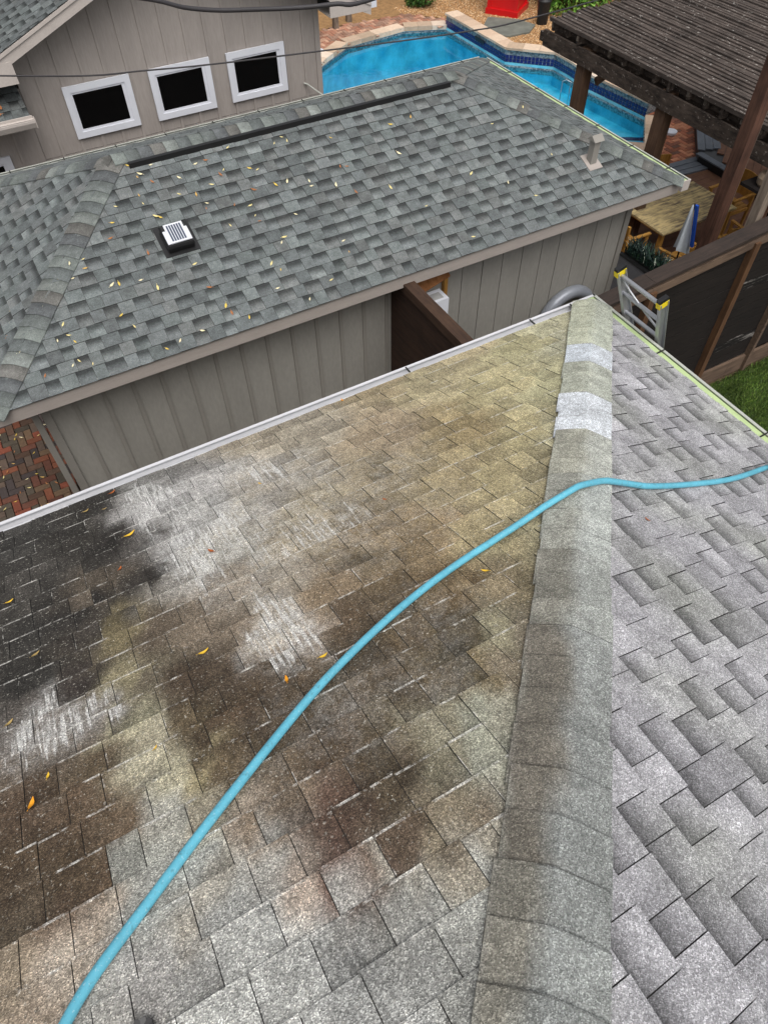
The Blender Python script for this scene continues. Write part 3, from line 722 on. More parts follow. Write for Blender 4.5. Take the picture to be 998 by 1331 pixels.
# gutters
def gutter(parent, a, b, side, w=0.11, h=0.10, mats=None, name='gutter', strip=0.05, drop=0.006, trough_mat=None, clips=0.7, clip_w=.012):
    """a..b along the eave edge, side = outward"""
    a = Vector(a); b = Vector(b); up = Vector((0,0,1)); s_ = Vector(side)
    lip, inner = mats
    g_ = MB(); g_.extrude([(0.0,-.012),(0.0,-h),(w*.7,-h),(w,-.03),(w,0.0),(w-.02,.0),(w-.02,-.006),(w-.008,-.008),(w-.008,-.028),(w*.7-.006,-h+.008),(.008,-h+.008),(.008,-.012)], a, b, s_, up); gg = g_.build(name, lip, parent, recalc=True)
    if strip:
        m_ = MB(); m_.extrude([(-.015,-.004),(strip,-.012),(strip,-.016),(-.015,-.008)], a, b, s_, up); m_.build('drip_edge', inner, gg, recalc=True)
    Ln = (b - a).length; d = (b - a).normalized(); k = int(Ln / clips)
    for i in range(k):
        p = a + d * ((i + .5) * clips)
        m_ = MB(); m_.bar(p + s_ * .0 + up * -.002, p + s_ * (w-.004) + up * .004, clip_w, .006); m_.build('hanger_clip', M_dark, gg)
    return gg
gutter(gar, (GX1, GY0-.02, GZ), (GX1, GY1, GZ), (1,0,0), w=.10, mats=(M_lip, M_green), strip=.07)
MB().box((GX1-.02, GY0-.035, GZ-.13), (GX1+.10, GY0-.022, GZ+.004)).build('gutter_end_cap', M_fascia_h, gar)
MB().box((GX1-.02, GY0-.022, GZ-.13), (GX1-.002, GY0+.01, GZ-.006)).build('gutter_end_cap', M_fascia_h, gar)
gutter(gar, (GX1, GY1, GZ), (GX0, GY1, GZ), (0,1,0), w=.10, mats=(M_lip, M_lip), strip=.06)

# ---------------------------------------------------------------- solar vent on the garage roof
vt = empty('solar_vent', (1.44, 6.95, 2.92), 'black box roof vent with a small white-framed solar panel on the garage shingles', 'roof vent')
VS = .78
vo = front.P(1.42, (6.95 - GY0) / Vf.y * 1.0)
def vloc(u, v, h): return vo + Vector((1,0,0)) * u + Vf * v + front.N * h
def vbox(mb, u0, u1, v0, v1, h0, h1, taper=0):
    u0, u1, v0, v1, taper = u0*VS, u1*VS, v0*VS, v1*VS, taper*VS; h0 = h0 if h0 < .03 else h0*VS; h1 = h1 if h1 < .02 else h1*VS; h1 = max(h1, h0+.0015)
    vs = [vloc(u0,v0,h0),vloc(u1,v0,h0),vloc(u1,v1,h0),vloc(u0,v1,h0),vloc(u0+taper,v0+taper,h1),vloc(u1-taper,v0+taper,h1),vloc(u1-taper,v1-taper,h1),vloc(u0+taper,v1-taper,h1)]
    mb.add(vs, [(0,3,2,1),(4,5,6,7),(0,1,5,4),(1,2,6,5),(2,3,7,6),(3,0,4,7)]); return mb
vbox(MB(), -.24, .24, -.22, .26, .008, .016).build('flashing', M_black, vt)
bd_ = vbox(MB(), -.175, .175, -.17, .17, .03, .12).build('body', M_black, vt)
vbox(MB(), -.15, .15, -.15, .15, .012, .03).build('throat', M_inside, vt)
vbox(MB(), -.185, .185, -.185, .18, .12, .15, .02).build('hood', M_black, vt)
pn = vbox(MB(), -.125, .125, -.15, .15, .158, .175).build('solar_panel', M_white, vt)
vbox(MB(), -.165, .165, -.14, .07, .151, .157).build('panel_bracket', M_white, vt)
for i in range(6):
    vbox(MB(), -.098 + i*.034, -.098 + i*.034 + .024, -.125, .125, .1755, .178).build('solar_cell', M_solar, pn)
# ---------------------------------------------------------------- flue pipe
fl = empty('flue_pipe', (6.52, 6.42, 2.68), 'grey capped flue pipe rising from the garage roof near its right hip', 'flue pipe')
fo = Vector((6.52, 6.42, 0)); fz = GZ + (6.42 - GY0) * GS
t_ = MB(); t_.add([front.P(6.42, .52, .012), front.P(6.62, .52, .012), front.P(6.62, .76, .014), front.P(6.42, .76, .014), front.P(6.42, .52, .002), front.P(6.62, .52, .002), front.P(6.62, .76, .002), front.P(6.42, .76, .002)], [(0,1,2,3),(0,4,5,1),(1,5,6,2),(2,6,7,3),(3,7,4,0)]); t_.build('flashing', M_fascia, fl)
MB().box((6.475, 6.375, fz-.03), (6.565, 6.465, fz+.27)).build('shaft', M_siding2, fl)
t_ = MB()
t_.add([(6.445,6.345,fz+.27),(6.595,6.345,fz+.27),(6.595,6.495,fz+.27),(6.445,6.495,fz+.27),(6.445,6.42,fz+.33),(6.595,6.42,fz+.33)], [(0,1,5,4),(2,3,4,5),(1,2,5),(3,0,4),(0,3,2,1)])
t_.build('cap', M_siding2, fl)

# ================================================================= HOUSE WITH THE THREE WINDOWS
HY = 11.5
hs_ = empty('house', (3.0, 12.5, 0), 'taupe gabled house with a row of three white-framed windows above the garage ridge', 'house')
hx0, hx1 = 0.79, 5.28; ez = 3.40; apx = 3.035; hsl = 0.4167
apz = ez + (apx - hx0) * hsl
wl = MB(); pr = [(hx0, 0), (hx1, 0), (hx1, ez-.02), (apx, apz-.02), (hx0, ez-.02)]
wl.add([(p[0], HY+.02, p[1]) for p in pr] + [(p[0], HY+7, p[1]) for p in pr], [(4,3,2,1,0),(5,6,7,8,9),(0,1,6,5),(1,2,7,6),(4,9,8,3),(3,8,7,2),(0,5,9,4)])
hwall = wl.build('wall', M_house, hs_)
def topz(x): return ez + (apx - abs(x - apx) - hx0) * hsl - .03
wins = [(1.315, 2.26, 2.18, 2.87), (2.535, 3.465, 2.17, 2.865), (3.73, 4.67, 2.18, 2.86)]
xs = [hx0] + [hx0 + .26 + .305 * i for i in range(14)] + [hx1]
for a, b in zip(xs, xs[1:]):
    m_ = MB(); za, zb = topz(a), topz(b)
    segs = [(a, b)] if not (a < apx < b) else [(a, apx), (apx, b)]
    j = random.uniform(0, .003)
    for (p, q) in segs:
        o_ = .003
        vs = [(p+(o_ if p == a else 0), HY-j, 2.0), (q-(o_ if q == b else 0), HY-j, 2.0), (q-(o_ if q == b else 0), HY-j, topz(q)), (p+(o_ if p == a else 0), HY-j, topz(p))]
        m_.add(vs + [(v[0], HY+.03, v[2]) for v in vs], [(0,1,2,3),(0,4,5,1),(1,5,6,2),(3,7,4,0),(2,6,7,3)])
    m_.build('siding_panel', M_house, hwall)
    MB().box((a+.003, HY-.002-j, 0), (b-.003, HY+.03, 1.992)).build('siding_panel', M_house, hwall)
for e in xs[1:-1]:
    MB().box((e-.02, HY-.018, 0), (e+.02, HY-.002, topz(e))).build('batten', M_house, hwall)
MB().box((hx1-.07, HY-.022, 0), (hx1+.012, HY-.004, ez-.04)).build('corner_trim', M_house, hwall)
MB().box((hx1+.0, HY-.003, 0), (hx1+.014, HY+.08, ez-.04)).build('corner_trim', M_house, hwall)
def window(x0, x1, z0, z1, parent=hs_):
    f_ = .085
    w_ = MB(); w_.box((x0, HY-.05, z0), (x1, HY-.019, z0+f_)); w_.box((x0, HY-.05, z1-f_), (x1, HY-.019, z1)); w_.box((x0, HY-.05, z0+f_), (x0+f_, HY-.019, z1-f_)); w_.box((x1-f_, HY-.05, z0+f_), (x1, HY-.019, z1-f_))
    wo = w_.build('window', M_white, parent)
    s_ = MB(); g_ = .028; a0, a1, b0, b1 = x0+f_, x1-f_, z0+f_, z1-f_
    s_.box((a0, HY-.036, b0), (a1, HY-.012, b0+g_)); s_.box((a0, HY-.036, b1-g_), (a1, HY-.012, b1)); s_.box((a0, HY-.036, b0+g_), (a0+g_, HY-.012, b1-g_)); s_.box((a1-g_*1.6, HY-.036, b0+g_), (a1, HY-.012, b1-g_))
    s_.build('sash', M_white, wo)
    MB().box((a0+.005, HY-.026, b0+.005), (a1-.005, HY-.0195, b1-.005)).build('pane', M_glass, wo)
    return wo
for w_ in wins: window(*w_)
window(-0.6, 0.335, 1.49, 2.18)
# wing to the left, lower roof
wing = MB(); wing.box((-6, HY+.02, 0), (hx0-.002, HY+6, 2.95)); wg = wing.build('wing_wall', M_house, hs_)
for i in range(9):
    a = hx0 - .305 * (i + 1); MB().box((a+.003, HY-.001, 0), (a+.302, HY+.03, 2.72)).build('siding_panel', M_house, wg)
    if not (-.62 < a < .36): MB().box((a-.02, HY-.018, 0), (a+.02, HY-.002, 2.7)).build('batten', M_house, wg)
    else: MB().box((a-.02, HY-.018, 2.2), (a+.02, HY-.002, 2.7)).build('batten', M_house, wg)
lv = Vector((0, 1, hsl)).normalized()
lp = Plane((0, 10.98, 2.80), (1,0,0), lv, lambda v: -6.0, lambda v: hx0-.03, 1.6)
m_ = MB(); m_.add([lp.P(-6,0,-.02), lp.P(hx0-.03,0,-.02), lp.P(hx0-.03,1.6,-.02), lp.P(-6,1.6,-.02), lp.P(-6,0,-.06), lp.P(hx0-.03,0,-.06), lp.P(hx0-.03,1.6,-.06), lp.P(-6,1.6,-.06)], [(0,1,2,3),(7,6,5,4),(0,4,5,1),(1,5,6,2)])
lroof = m_.build('lower_roof', M_deck, hs_)
def dkc(p, b): return gcur[0], 0.0
def dff(k):
    tt = random.uniform(.6, .8); gcur[0] = tuple(v * tt for v in random.choice(GC)); return 1.0 if k % 2 else 0.0
lay(shingles(lp, [0.143*i for i in range(0, 12)], (.1,.18), .008, dkc, dff, u_lo=-1.2), lroof, M_gar, limit=60)
MB().box((-6, 10.945, 2.655), (hx0-.01, 10.965, 2.815)).build('fascia', M_fascia_h, hs_)
MB().box((-6, 10.966, 2.66), (hx0-.012, HY-.02, 2.675)).build('soffit', M_fascia_h, hs_)
gutter(hs_, (-6, 10.944, 2.79), (hx0-.0, 10.944, 2.79), (0,-1,0), w=.10, h=.10, mats=(M_fascia_h, M_fascia_h), strip=.03, clips=.9)
MB().box((hx0, 10.84, 2.69), (hx0+.008, 10.965, 2.80)).build('gutter_end_cap', M_fascia_h, hs_)
# gable roof: two planes, rake boards, eave boxes
RY0 = 11.06; ov = 0.70
tipL = (hx0 - ov, ez - ov * hsl + .17); tipR = (2*apx - hx0 + ov, ez - ov * hsl + .17); top = (apx, apz + .17)
m_ = MB()
m_.add([(tipL[0], RY0, tipL[1]), (top[0], RY0, top[1]), (top[0], RY0+9, top[1]), (tipL[0], RY0+9, tipL[1]), (tipR[0], RY0, tipR[1]), (tipR[0], RY0+9, tipR[1])] , [(0,1,2,3),(1,4,5,2)])
rf = m_.build('roof', M_deck, hs_)
Vg = Vector((1,0,hsl)).normalized(); rl = math.hypot(top[0]-tipL[0], top[1]-tipL[1])
gp = Plane((tipL[0], 0, tipL[1]), (0,1,0), Vg, lambda v: RY0-.01, lambda v: RY0+9, rl)
Vg2 = Vector((-1,0,hsl)).normalized(); gp2 = Plane((tipR[0], 0, tipR[1]), (0,1,0), Vg2, lambda v: RY0-.01, lambda v: RY0+9, rl)
def hff(k):
    tt = random.uniform(.75, .95); gcur[0] = tuple(v * tt for v in random.choice(GC)); return 1.0 if k % 2 else 0.0
vv = [0.143*i for i in range(0, 19)]
lay(shingles(gp, vv, (.1,.18), .008, dkc, hff, u_hi=RY0+2.5), rf, M_gar, limit=260)
lay(shingles(gp2, vv, (.1,.18), .008, dkc, hff, u_hi=RY0+2.5), rf, M_gar, limit=0)
def rake(a, b, y0, y1, z_up, z_dn, name, mat):
    mb = MB(); vs = [(a[0], y0, a[1]+z_dn), (b[0], y0, b[1]+z_dn), (b[0], y0, b[1]+z_up), (a[0], y0, a[1]+z_up)]
    mb.add(vs + [(v[0], y1, v[2]) for v in vs], [(0,1,2,3),(7,6,5,4),(0,4,5,1),(1,5,6,2),(2,6,7,3),(3,7,4,0)]); mb.build(name, mat, hs_, recalc=True)
for tp in (tipL, tipR):
    rake(tp, top, RY0, RY0+.03, -.012, -.175, 'rake_board', M_fascia_h)
    rake(tp, top, RY0-.018, RY0-.001, -.008, -.05, 'rake_trim', M_fascia_h)
    rake(tp, top, RY0+.031, HY-.02, -.16, -.175, 'rake_soffit', M_fascia_h)
for x0, x1 in ((tipL[0], hx0-.004), (hx1+.016, tipR[0])):
    z1_ = tipL[1] - .175
    MB().box((x0, RY0-.004, 3.165), (x1, RY0+.026, 3.42)).build('eave_box', M_fascia_h, hs_)
    MB().box((x0, RY0+.027, 3.165), (x1, RY0+9, 3.185)).build('soffit', M_fascia_h, hs_)
MB().box((tipR[0], RY0, 3.19), (tipR[0]+.1, RY0+7, 3.33)).build('gutter', M_white, hs_)
MB().box((tipL[0]-.1, RY0, 3.19), (tipL[0], RY0+7, 3.33)).build('gutter', M_white, hs_)
t_ = MB(); t_.tube([(4.96,HY-.02,2.21),(5.0,HY-.05,2.2),(5.25,10.9,2.02),(5.3,10.5,1.9)], .012, 8); t_.build('service_pipe', M_lip, hs_)

# stain samples on the left slope: x, y (metres on plan), colour as it looks when dry
STAIN = [(0.02,2.91,114,112,108), (0.28,2.67,165,162,158), (0.55,2.41,168,159,144), (0.80,3.12,157,147,129), (1.05,2.84,162,153,136), (1.38,2.49,164,148,124), (1.63,3.14,164,149,120), (1.90,2.81,169,158,127), (2.17,2.47,176,166,130), (2.37,2.23,177,172,138), (2.38,3.18,172,159,128), (2.63,2.83,176,169,133), (2.84,2.64,177,174,149), (2.96,3.07,174,170,142), (1.68,2.16,158,142,108), (1.90,1.93,171,160,124), (2.00,1.81,169,163,134), (1.14,2.05,149,136,111), (1.36,1.83,156,142,111), (1.54,1.65,165,153,119), (1.67,1.53,160,150,120), (-0.52,3.20,54,52,49), (-0.24,2.94,56,53,49), (0.02,2.70,160,157,154), (0.27,2.48,165,163,158), (0.50,2.27,163,157,145), (0.71,2.07,162,151,128), (-0.62,2.90,65,63,60), (-0.32,2.64,56,53,49), (-0.07,2.43,89,85,81), (0.09,2.28,159,156,152), (0.32,2.09,161,155,142), (0.61,1.83,159,146,122), (0.83,1.64,141,125,100), (1.04,1.46,143,125,97), (1.23,1.29,164,151,118), (1.35,1.19,162,153,124), (-0.57,2.39,67,64,60), (-0.30,2.17,96,87,76), (-0.15,2.04,60,56,52), (0.00,1.92,153,148,139), (0.21,1.76,140,129,114), (0.37,1.62,157,147,131), (0.56,1.47,131,115,94), (0.73,1.33,112,97,75), (0.92,1.17,111,94,70), (1.08,1.05,152,138,112), (1.17,0.98,138,127,102), (-0.63,2.05,54,52,49), (-0.38,1.86,67,62,57), (-0.28,1.78,120,110,85), (-0.15,1.68,101,90,77), (0.01,1.56,124,112,97), (0.12,1.48,124,112,97), (0.25,1.38,157,147,131), (0.37,1.28,143,130,115), (0.49,1.19,99,84,67), (0.65,1.07,94,80,60), (0.83,0.93,99,88,68), (0.93,0.85,144,138,113), (0.99,0.81,135,126,109), (-0.64,1.74,54,52,49), (-0.45,1.60,65,59,55), (-0.31,1.50,151,142,114), (-0.21,1.43,117,108,92), (-0.11,1.35,82,70,58), (0.04,1.24,94,82,69), (0.18,1.14,94,81,66), (0.34,1.02,99,88,73), (0.50,0.91,88,76,60), (0.62,0.82,101,89,70), (0.75,0.73,115,103,79), (0.82,0.67,128,118,101), (-0.71,1.53,106,100,94), (-0.58,1.43,112,105,98), (-0.45,1.35,108,100,91), (-0.34,1.27,163,158,133), (-0.24,1.20,167,160,138), (-0.14,1.13,101,89,70), (-0.02,1.05,84,71,57), (0.13,0.94,91,78,62), (0.28,0.83,94,82,68), (0.40,0.75,99,89,71), (0.52,0.66,137,131,111), (0.62,0.60,160,160,143), (0.70,0.55,153,150,134), (-0.69,1.29,99,88,76), (-0.57,1.21,99,88,76), (-0.44,1.12,94,82,66), (-0.35,1.06,168,162,140), (-0.24,0.98,172,166,142), (-0.15,0.92,158,147,115), (-0.06,0.86,101,88,69), (0.09,0.76,99,85,68), (0.23,0.67,94,80,64), (0.36,0.58,91,80,64), (0.46,0.52,129,123,104), (0.55,0.46,163,163,147), (-0.70,1.10,88,74,61), (-0.57,1.01,96,81,66), (-0.44,0.93,103,88,71), (-0.35,0.87,164,161,150), (-0.29,0.83,169,167,156), (-0.19,0.76,158,150,132), (-0.07,0.69,147,134,119), (0.01,0.64,124,110,94), (0.13,0.56,88,71,61), (0.25,0.48,94,81,68), (0.36,0.41,143,132,112), (0.43,0.37,124,113,97), (0.50,0.32,155,150,136), (-0.71,0.94,88,75,60), (-0.58,0.86,94,80,64), (-0.48,0.79,108,91,74), (-0.38,0.73,165,165,156), (-0.28,0.67,170,170,163), (-0.17,0.59,161,155,142), (-0.07,0.54,168,165,157), (0.02,0.48,157,144,131), (0.09,0.43,103,83,73), (0.16,0.39,115,100,88), (0.24,0.34,161,156,144), (0.36,0.26,159,152,137), (-0.72,0.79,99,88,74), (-0.60,0.72,99,83,69), (-0.49,0.65,161,148,133), (-0.39,0.59,167,167,160), (-0.28,0.52,163,157,145), (-0.17,0.46,166,166,161), (-0.03,0.37,166,166,161), (0.09,0.30,166,164,158), (0.19,0.24,167,166,159), (0.30,0.17,165,165,158), (-0.73,0.62,143,130,112), (-0.60,0.55,164,153,139), (-0.45,0.46,167,164,159), (-0.33,0.39,171,170,165), (-0.17,0.29,175,175,170), (-0.01,0.20,171,171,167), (0.15,0.11,171,171,166), (0.24,0.06,166,166,160), (-0.70,0.48,159,144,127), (-0.56,0.41,167,164,157), (-0.28,0.25,171,171,166), (0.02,0.07,173,173,169), (0.17,-0.01,165,165,159), (-0.18,2.52,52,49,46), (-0.46,2.04,52,49,46), (-0.14,1.21,72,62,50), (-0.10,1.02,76,65,52), (0.06,1.03,74,62,50), (0.22,0.81,78,66,52), (0.21,0.56,80,66,56), (0.12,0.48,84,68,58), (0.14,1.09,84,72,58), (0.69,1.03,84,72,56), (0.54,1.10,84,72,56), (0.73,1.52,112,100,80), (0.28,1.97,150,146,136), (0.56,2.21,158,152,142), (0.37,0.55,76,66,54), (0.38,0.70,86,76,60), (0.72,0.83,82,74,58), (0.16,0.75,82,70,56), (-0.64,0.95,78,66,54), (-0.73,0.90,74,62,50)]
WHITE = [(0.144,1.365,0.95,0.035,0.060), (0.231,1.401,1.00,0.035,0.070), (0.316,1.476,1.00,0.030,0.090), (0.345,1.382,0.85,0.040,0.100), (0.377,1.303,0.55,0.050,0.100), (0.284,1.274,0.60,0.050,0.070), (0.076,1.301,0.60,0.030,0.050), (0.199,1.242,0.55,0.060,0.070), (0.288,1.538,0.60,0.020,0.040), (-0.720,1.434,0.95,0.030,0.060), (-0.643,1.500,0.90,0.035,0.070), (-0.579,1.569,1.00,0.030,0.070), (-0.545,1.443,0.70,0.040,0.070), (-0.481,1.439,0.80,0.040,0.050), (-0.423,1.386,0.75,0.030,0.050), (-0.380,1.410,0.90,0.030,0.040), (-0.606,1.367,0.60,0.060,0.060), (-0.522,1.324,0.50,0.050,0.050), (-0.695,1.289,0.35,0.050,0.060), (0.041,2.787,0.60,0.090,0.200), (0.140,2.798,0.45,0.100,0.200), (0.128,2.423,0.62,0.080,0.200), (0.121,2.089,0.50,0.070,0.150), (0.228,2.167,0.50,0.100,0.150), (0.401,2.357,0.50,0.140,0.150), (0.428,2.073,0.45,0.120,0.120), (0.769,2.406,0.40,0.200,0.150), (0.448,2.718,0.45,0.200,0.120), (-0.006,2.029,0.42,0.050,0.120), (0.860,1.936,0.36,0.250,0.200), (0.327,1.788,0.36,0.150,0.150), (1.270,2.124,0.30,0.300,0.200), (1.096,1.558,0.26,0.300,0.200), (0.465,0.855,0.30,0.300,0.200), (-0.005,2.370,0.55,0.050,0.200), (0.107,1.836,0.50,0.050,0.140), (0.021,2.910,0.50,0.050,0.120), (0.666,1.785,0.42,0.200,0.200), (0.701,2.581,0.50,0.150,0.120), (0.174,0.838,0.24,0.250,0.150), (0.782,1.067,0.22,0.200,0.200), (0.553,0.394,0.30,0.050,0.100)]
HOSE = [(-0.688,0.357,4.968), (-0.628,0.435,4.936), (-0.544,0.507,4.906), (-0.383,0.609,4.863), (-0.225,0.708,4.822), (-0.014,0.832,4.770), (0.212,0.958,4.718), (0.382,1.039,4.684), (0.620,1.131,4.646), (0.870,1.204,4.615), (1.122,1.252,4.595), (1.376,1.279,4.584), (1.605,1.307,4.572), (1.777,1.321,4.533), (1.899,1.316,4.482), (2.173,1.262,4.368), (2.442,1.232,4.256), (2.763,1.219,4.122), (3.144,1.253,3.963)]
LEAVES = [(-0.103,2.480,4.084,0.050,0.40,'yellow','curled yellow leaf near the white gutter, on the black-stained part of the near roof'), (0.205,2.047,4.264,0.035,2.00,'orange','rust-orange leaf on the chalky streaked shingles'), (-0.199,2.218,4.193,0.025,1.00,'orange','small rust leaf on the dark brown shingles below the curled yellow leaf'), (-0.701,2.329,4.147,0.030,0.30,'yellow','thin yellow leaf on the black shingles at the left edge of the near roof'), (-0.008,1.421,4.525,0.035,0.20,'yellow','yellow leaf beside the white chalk patch on the brown shingles'), (0.208,1.102,4.658,0.028,1.40,'orangeyellow','orange-yellow leaf standing on edge under the chalk patch'), (0.362,1.121,4.650,0.028,0.10,'yellow','small yellow leaf touching the blue hose'), (-0.271,1.094,4.661,0.016,0.80,'yellow','tiny bright yellow leaf on the clean grey streak'), (-0.614,1.200,4.617,0.022,1.30,'yellow','small bright yellow leaf above the largest leaf'), (-0.671,1.119,4.651,0.036,1.20,'orangeyellow','largest leaf, broad and golden, on the brown shingles at lower left'), (-0.727,1.530,4.480,0.030,0.70,'tan','tan leaf just above the lower left chalk patch'), (1.077,1.140,4.642,0.026,2.20,'yellow','golden leaf between the blue hose and the hip caps'), (1.029,1.859,4.343,0.020,2.00,'orange','pale orange leaf on the middle of the brown slope'), (1.385,3.045,3.848,0.030,1.50,'orangeyellow','orange-yellow leaf caught at the white gutter'), (-0.109,3.011,3.863,0.035,0.50,'orange','rust-orange leaf lying at the white gutter on the left'), (-0.612,1.861,4.341,0.030,0.50,'tan','dull curled leaf on the black shingles'), (-0.272,2.914,3.903,0.030,0.40,'tan','small straw leaf on black shingles close to the gutter'), (-0.177,2.857,3.927,0.020,0.10,'tan','short straw leaf beside its twin near the gutter'), (1.935,1.094,4.467,0.020,1.90,'orange','small orange leaf on the lilac-grey right slope'), (0.602,2.462,4.091,0.020,1.90,'yellow','small yellow leaf on the whitish streaks near the gutter')]
# ================================================================= NEAR HOUSE (the roof one stands on)
NC = Vector((3.433, 3.058, 3.843)); NS = 5 / 12; NR = 4.6          # corner of the eaves, pitch, run
nh = empty('near_house', (0, 0, 0), 'near house with weathered light grey hipped roof, half stained brown, under the camera', 'house')
rz = NC.z + NR * NS
hipT = Vector((NC.x - NR, NC.y - NR, rz)); LX = -6.5
m_ = MB()
m_.add([(LX,NC.y,NC.z),(NC.x,NC.y,NC.z),hipT,(LX,hipT.y,rz),(NC.x,NC.y-2*NR,NC.z),(LX,NC.y-2*NR,NC.z)], [(0,1,2,3),(1,4,2),(3,2,4,5)] )
nroof = m_.build('roof', M_deck, nh)
MB().box((LX+.1, NC.y-2*NR+.4, 0), (NC.x-.42, NC.y-.42, NC.z-.05)).build('wall', M_siding, nh)
MB().box((LX, NC.y-2*NR, NC.z-.09), (NC.x-.03, NC.y-.03, NC.z-.075)).build('soffit', M_fascia, nh)
MB().box((LX, NC.y-.028, NC.z-.17), (NC.x-.002, NC.y-.002, NC.z-.013)).build('fascia', M_white, nh)
MB().box((NC.x-.028, NC.y-2*NR, NC.z-.17), (NC.x-.002, NC.y-.03, NC.z-.013)).build('fascia', M_white, nh)
SA = np.array(STAIN); WA = np.array(WHITE)
SAc = np.array([[lin(a) * 0.98 for a in row[2:]] for row in SA])
def near_col(p, b=None):
    x, y = p[0], p[1]
    xo = x + near_off[0] + .05 * noise.noise(Vector((x * 14, y * 9, 0))); yo = y + near_off[1] + .07 * noise.noise(Vector((x * 12, y * 8, 7)))
    dd = (SA[:, 0] - xo) ** 2 + (SA[:, 1] - yo) ** 2
    w = (dd + 6e-4) ** -2.4; w /= w.sum()
    c = w @ SAc
    wh = float(np.minimum(1.0, np.sum(WA[:, 2] * np.exp(-((WA[:, 0] - x - near_off[0]) ** 2 / (2 * WA[:, 3] ** 2) + (WA[:, 1] - y - near_off[1]) ** 2 / (2 * WA[:, 4] ** 2))))))
    t = near_tint[0]; wh *= near_wt[0]
    return tuple(float(v) * t for v in c), max(min(wh, 1.0), .12)
near_tint = [1.0]; near_off = [0.0, 0.0]; near_wt = [1.0]
def nf(k):
    near_tint[0] = random.uniform(.84, 1.14); near_off[0] = random.gauss(0, .022); near_off[1] = random.gauss(0, .03); near_wt[0] = random.uniform(.75, 1.35)
    return 1.0 if (k % 2 == 0 and random.random() < .8) else 0.0
def lilac(p, b=None):
    x, y = p[0], p[1]
    n_ = noise.noise(Vector((x * 1.7, y * 1.7, 3.1))) * .08 + 1
    g_ = max(0, min(1, (noise.noise(Vector((x * 2.6 + 9, y * 2.6, 1.0))) + .1) * 1.6))
    a = np.array([lin(166), lin(165), lin(168)]); b_ = np.array([lin(154), lin(155), lin(151)])
    c = (a * (1 - g_) + b_ * g_) * n_ * near_tint[0]
    return tuple(float(v) for v in c), 0.0
def nf2(k): near_tint[0] = random.uniform(.90, 1.08); return 1.0 if ((k % 2 == 0) or random.random() < .06) and random.random() < .93 else .10
sln = NR * math.sqrt(1 + NS * NS); Vn1 = Vector((0, -1, NS)).normalized(); Vn2 = Vector((-1, 0, NS)).normalized(); kk = math.sqrt(1 + NS * NS)
p1 = Plane((0, NC.y, NC.z), (1,0,0), Vn1, lambda v: LX, lambda v: NC.x - v / kk, sln)
p2 = Plane((NC.x, 0, NC.z), (0,1,0), Vn2, lambda v: NC.y - 2*NR + v / kk, lambda v: NC.y - v / kk, sln)
vl = [-0.01] + [0.1435 * i - 0.035 for i in range(1, 40)]
random.seed(11)
T = shingles(p1, vl, (.09,.21), .0055, near_col, nf, 4, 3, .0014, u_lo=-1.9, jit=.004)
T = [t for t in T if True]
lay(T, nroof, M_near, limit=215)
# right slope: raised tabs over recessed printed ones
T = shingles(p2, vl, (.09,.175), .010, lilac, nf2, 1, 2, .0016, u_lo=-2.0, jit=.002)
near_p2 = sorted(T, key=lambda t: t[0])
lay(near_p2, nroof, M_near2, limit=85)
# left-out remainder of the left slope and the back slopes
m_ = MB(); q = [p1.P(LX,0,.004), p1.P(-1.905,0,.004), p1.P(-1.905,sln,.004), p1.P(LX,sln,.004)]
m_.add(q, [(0,1,2,3)], col=C(88,80,70), uv=[(.1,.1)]*4, tab=(0,.5,0,0)); m_.build('roof_covering', M_near, nroof)
q = [p2.P(NC.y-2*NR,0,.004), p2.P(-2.005,0,.004), p2.P(-2.005,(NC.y+2.0)*kk,.004), p2.P(NC.y-NR,sln,.004)]
m_ = MB(); m_.add(q, [(0,1,2,3)], col=C(156,153,154), uv=[(.1,.1)]*4, tab=(0,.5,0,0)); m_.build('roof_covering', M_near2, nroof)
# hip caps
def capcol(p, t, s_, q):
    s = (NC.x + NC.y) / 2 - s_ / 1.474          # plan position along the hip
    rr = random.Random(int(s * 1000)).uniform(.94, 1.05)
    if s < 0.95: L_ = (120,115,105) if s > .3 else (130,127,117); R_ = (142,145,142)
    elif s < 1.25: L_ = (138,136,126); R_ = (160,163,158)
    elif s < 1.62: L_ = (160,160,150); R_ = (178,182,177)
    elif s < 1.88: L_ = (160,159,146); R_ = (172,174,166)
    elif s < 2.14: L_ = (204,208,212); R_ = (200,204,208)
    elif s < 2.52: L_ = (166,168,154); R_ = (168,171,160)
    elif s < 2.64: L_ = (204,210,216); R_ = (200,205,210)
    else: L_ = (180,182,162); R_ = (175,179,165)
    sh_ = 1 - .10 * max(0, abs(t) - .55) / .45
    th = .02 + .45 * noise.noise(Vector((q[0]*6, q[1]*6, 2.0)))
    if s < .3: th -= .2
    w = max(0, min(1, (t - th) / .4 + .5))
    edge = 1.0
    if s < .9 and t < -.80 and noise.noise(Vector((q[0]*9, q[1]*9, 5))) > 0: L_ = (140,138,128)
    c = tuple((lin(a) * (1 - w) + lin(b) * w) * rr * .97 for a, b in zip(L_, R_))
    wh = .35 if t < -.9 and s < 1.3 else .05
    return c, wh
dh = hipT - NC
hip_caps(nroof, NC + Vector((.0,.0,0)), hipT, downplane(p1, dh), downplane(p2, dh), .148, .1437, capcol, M_cap, thick=.006, lift=.030, arch=.008, wob=.004, drift=.0062)
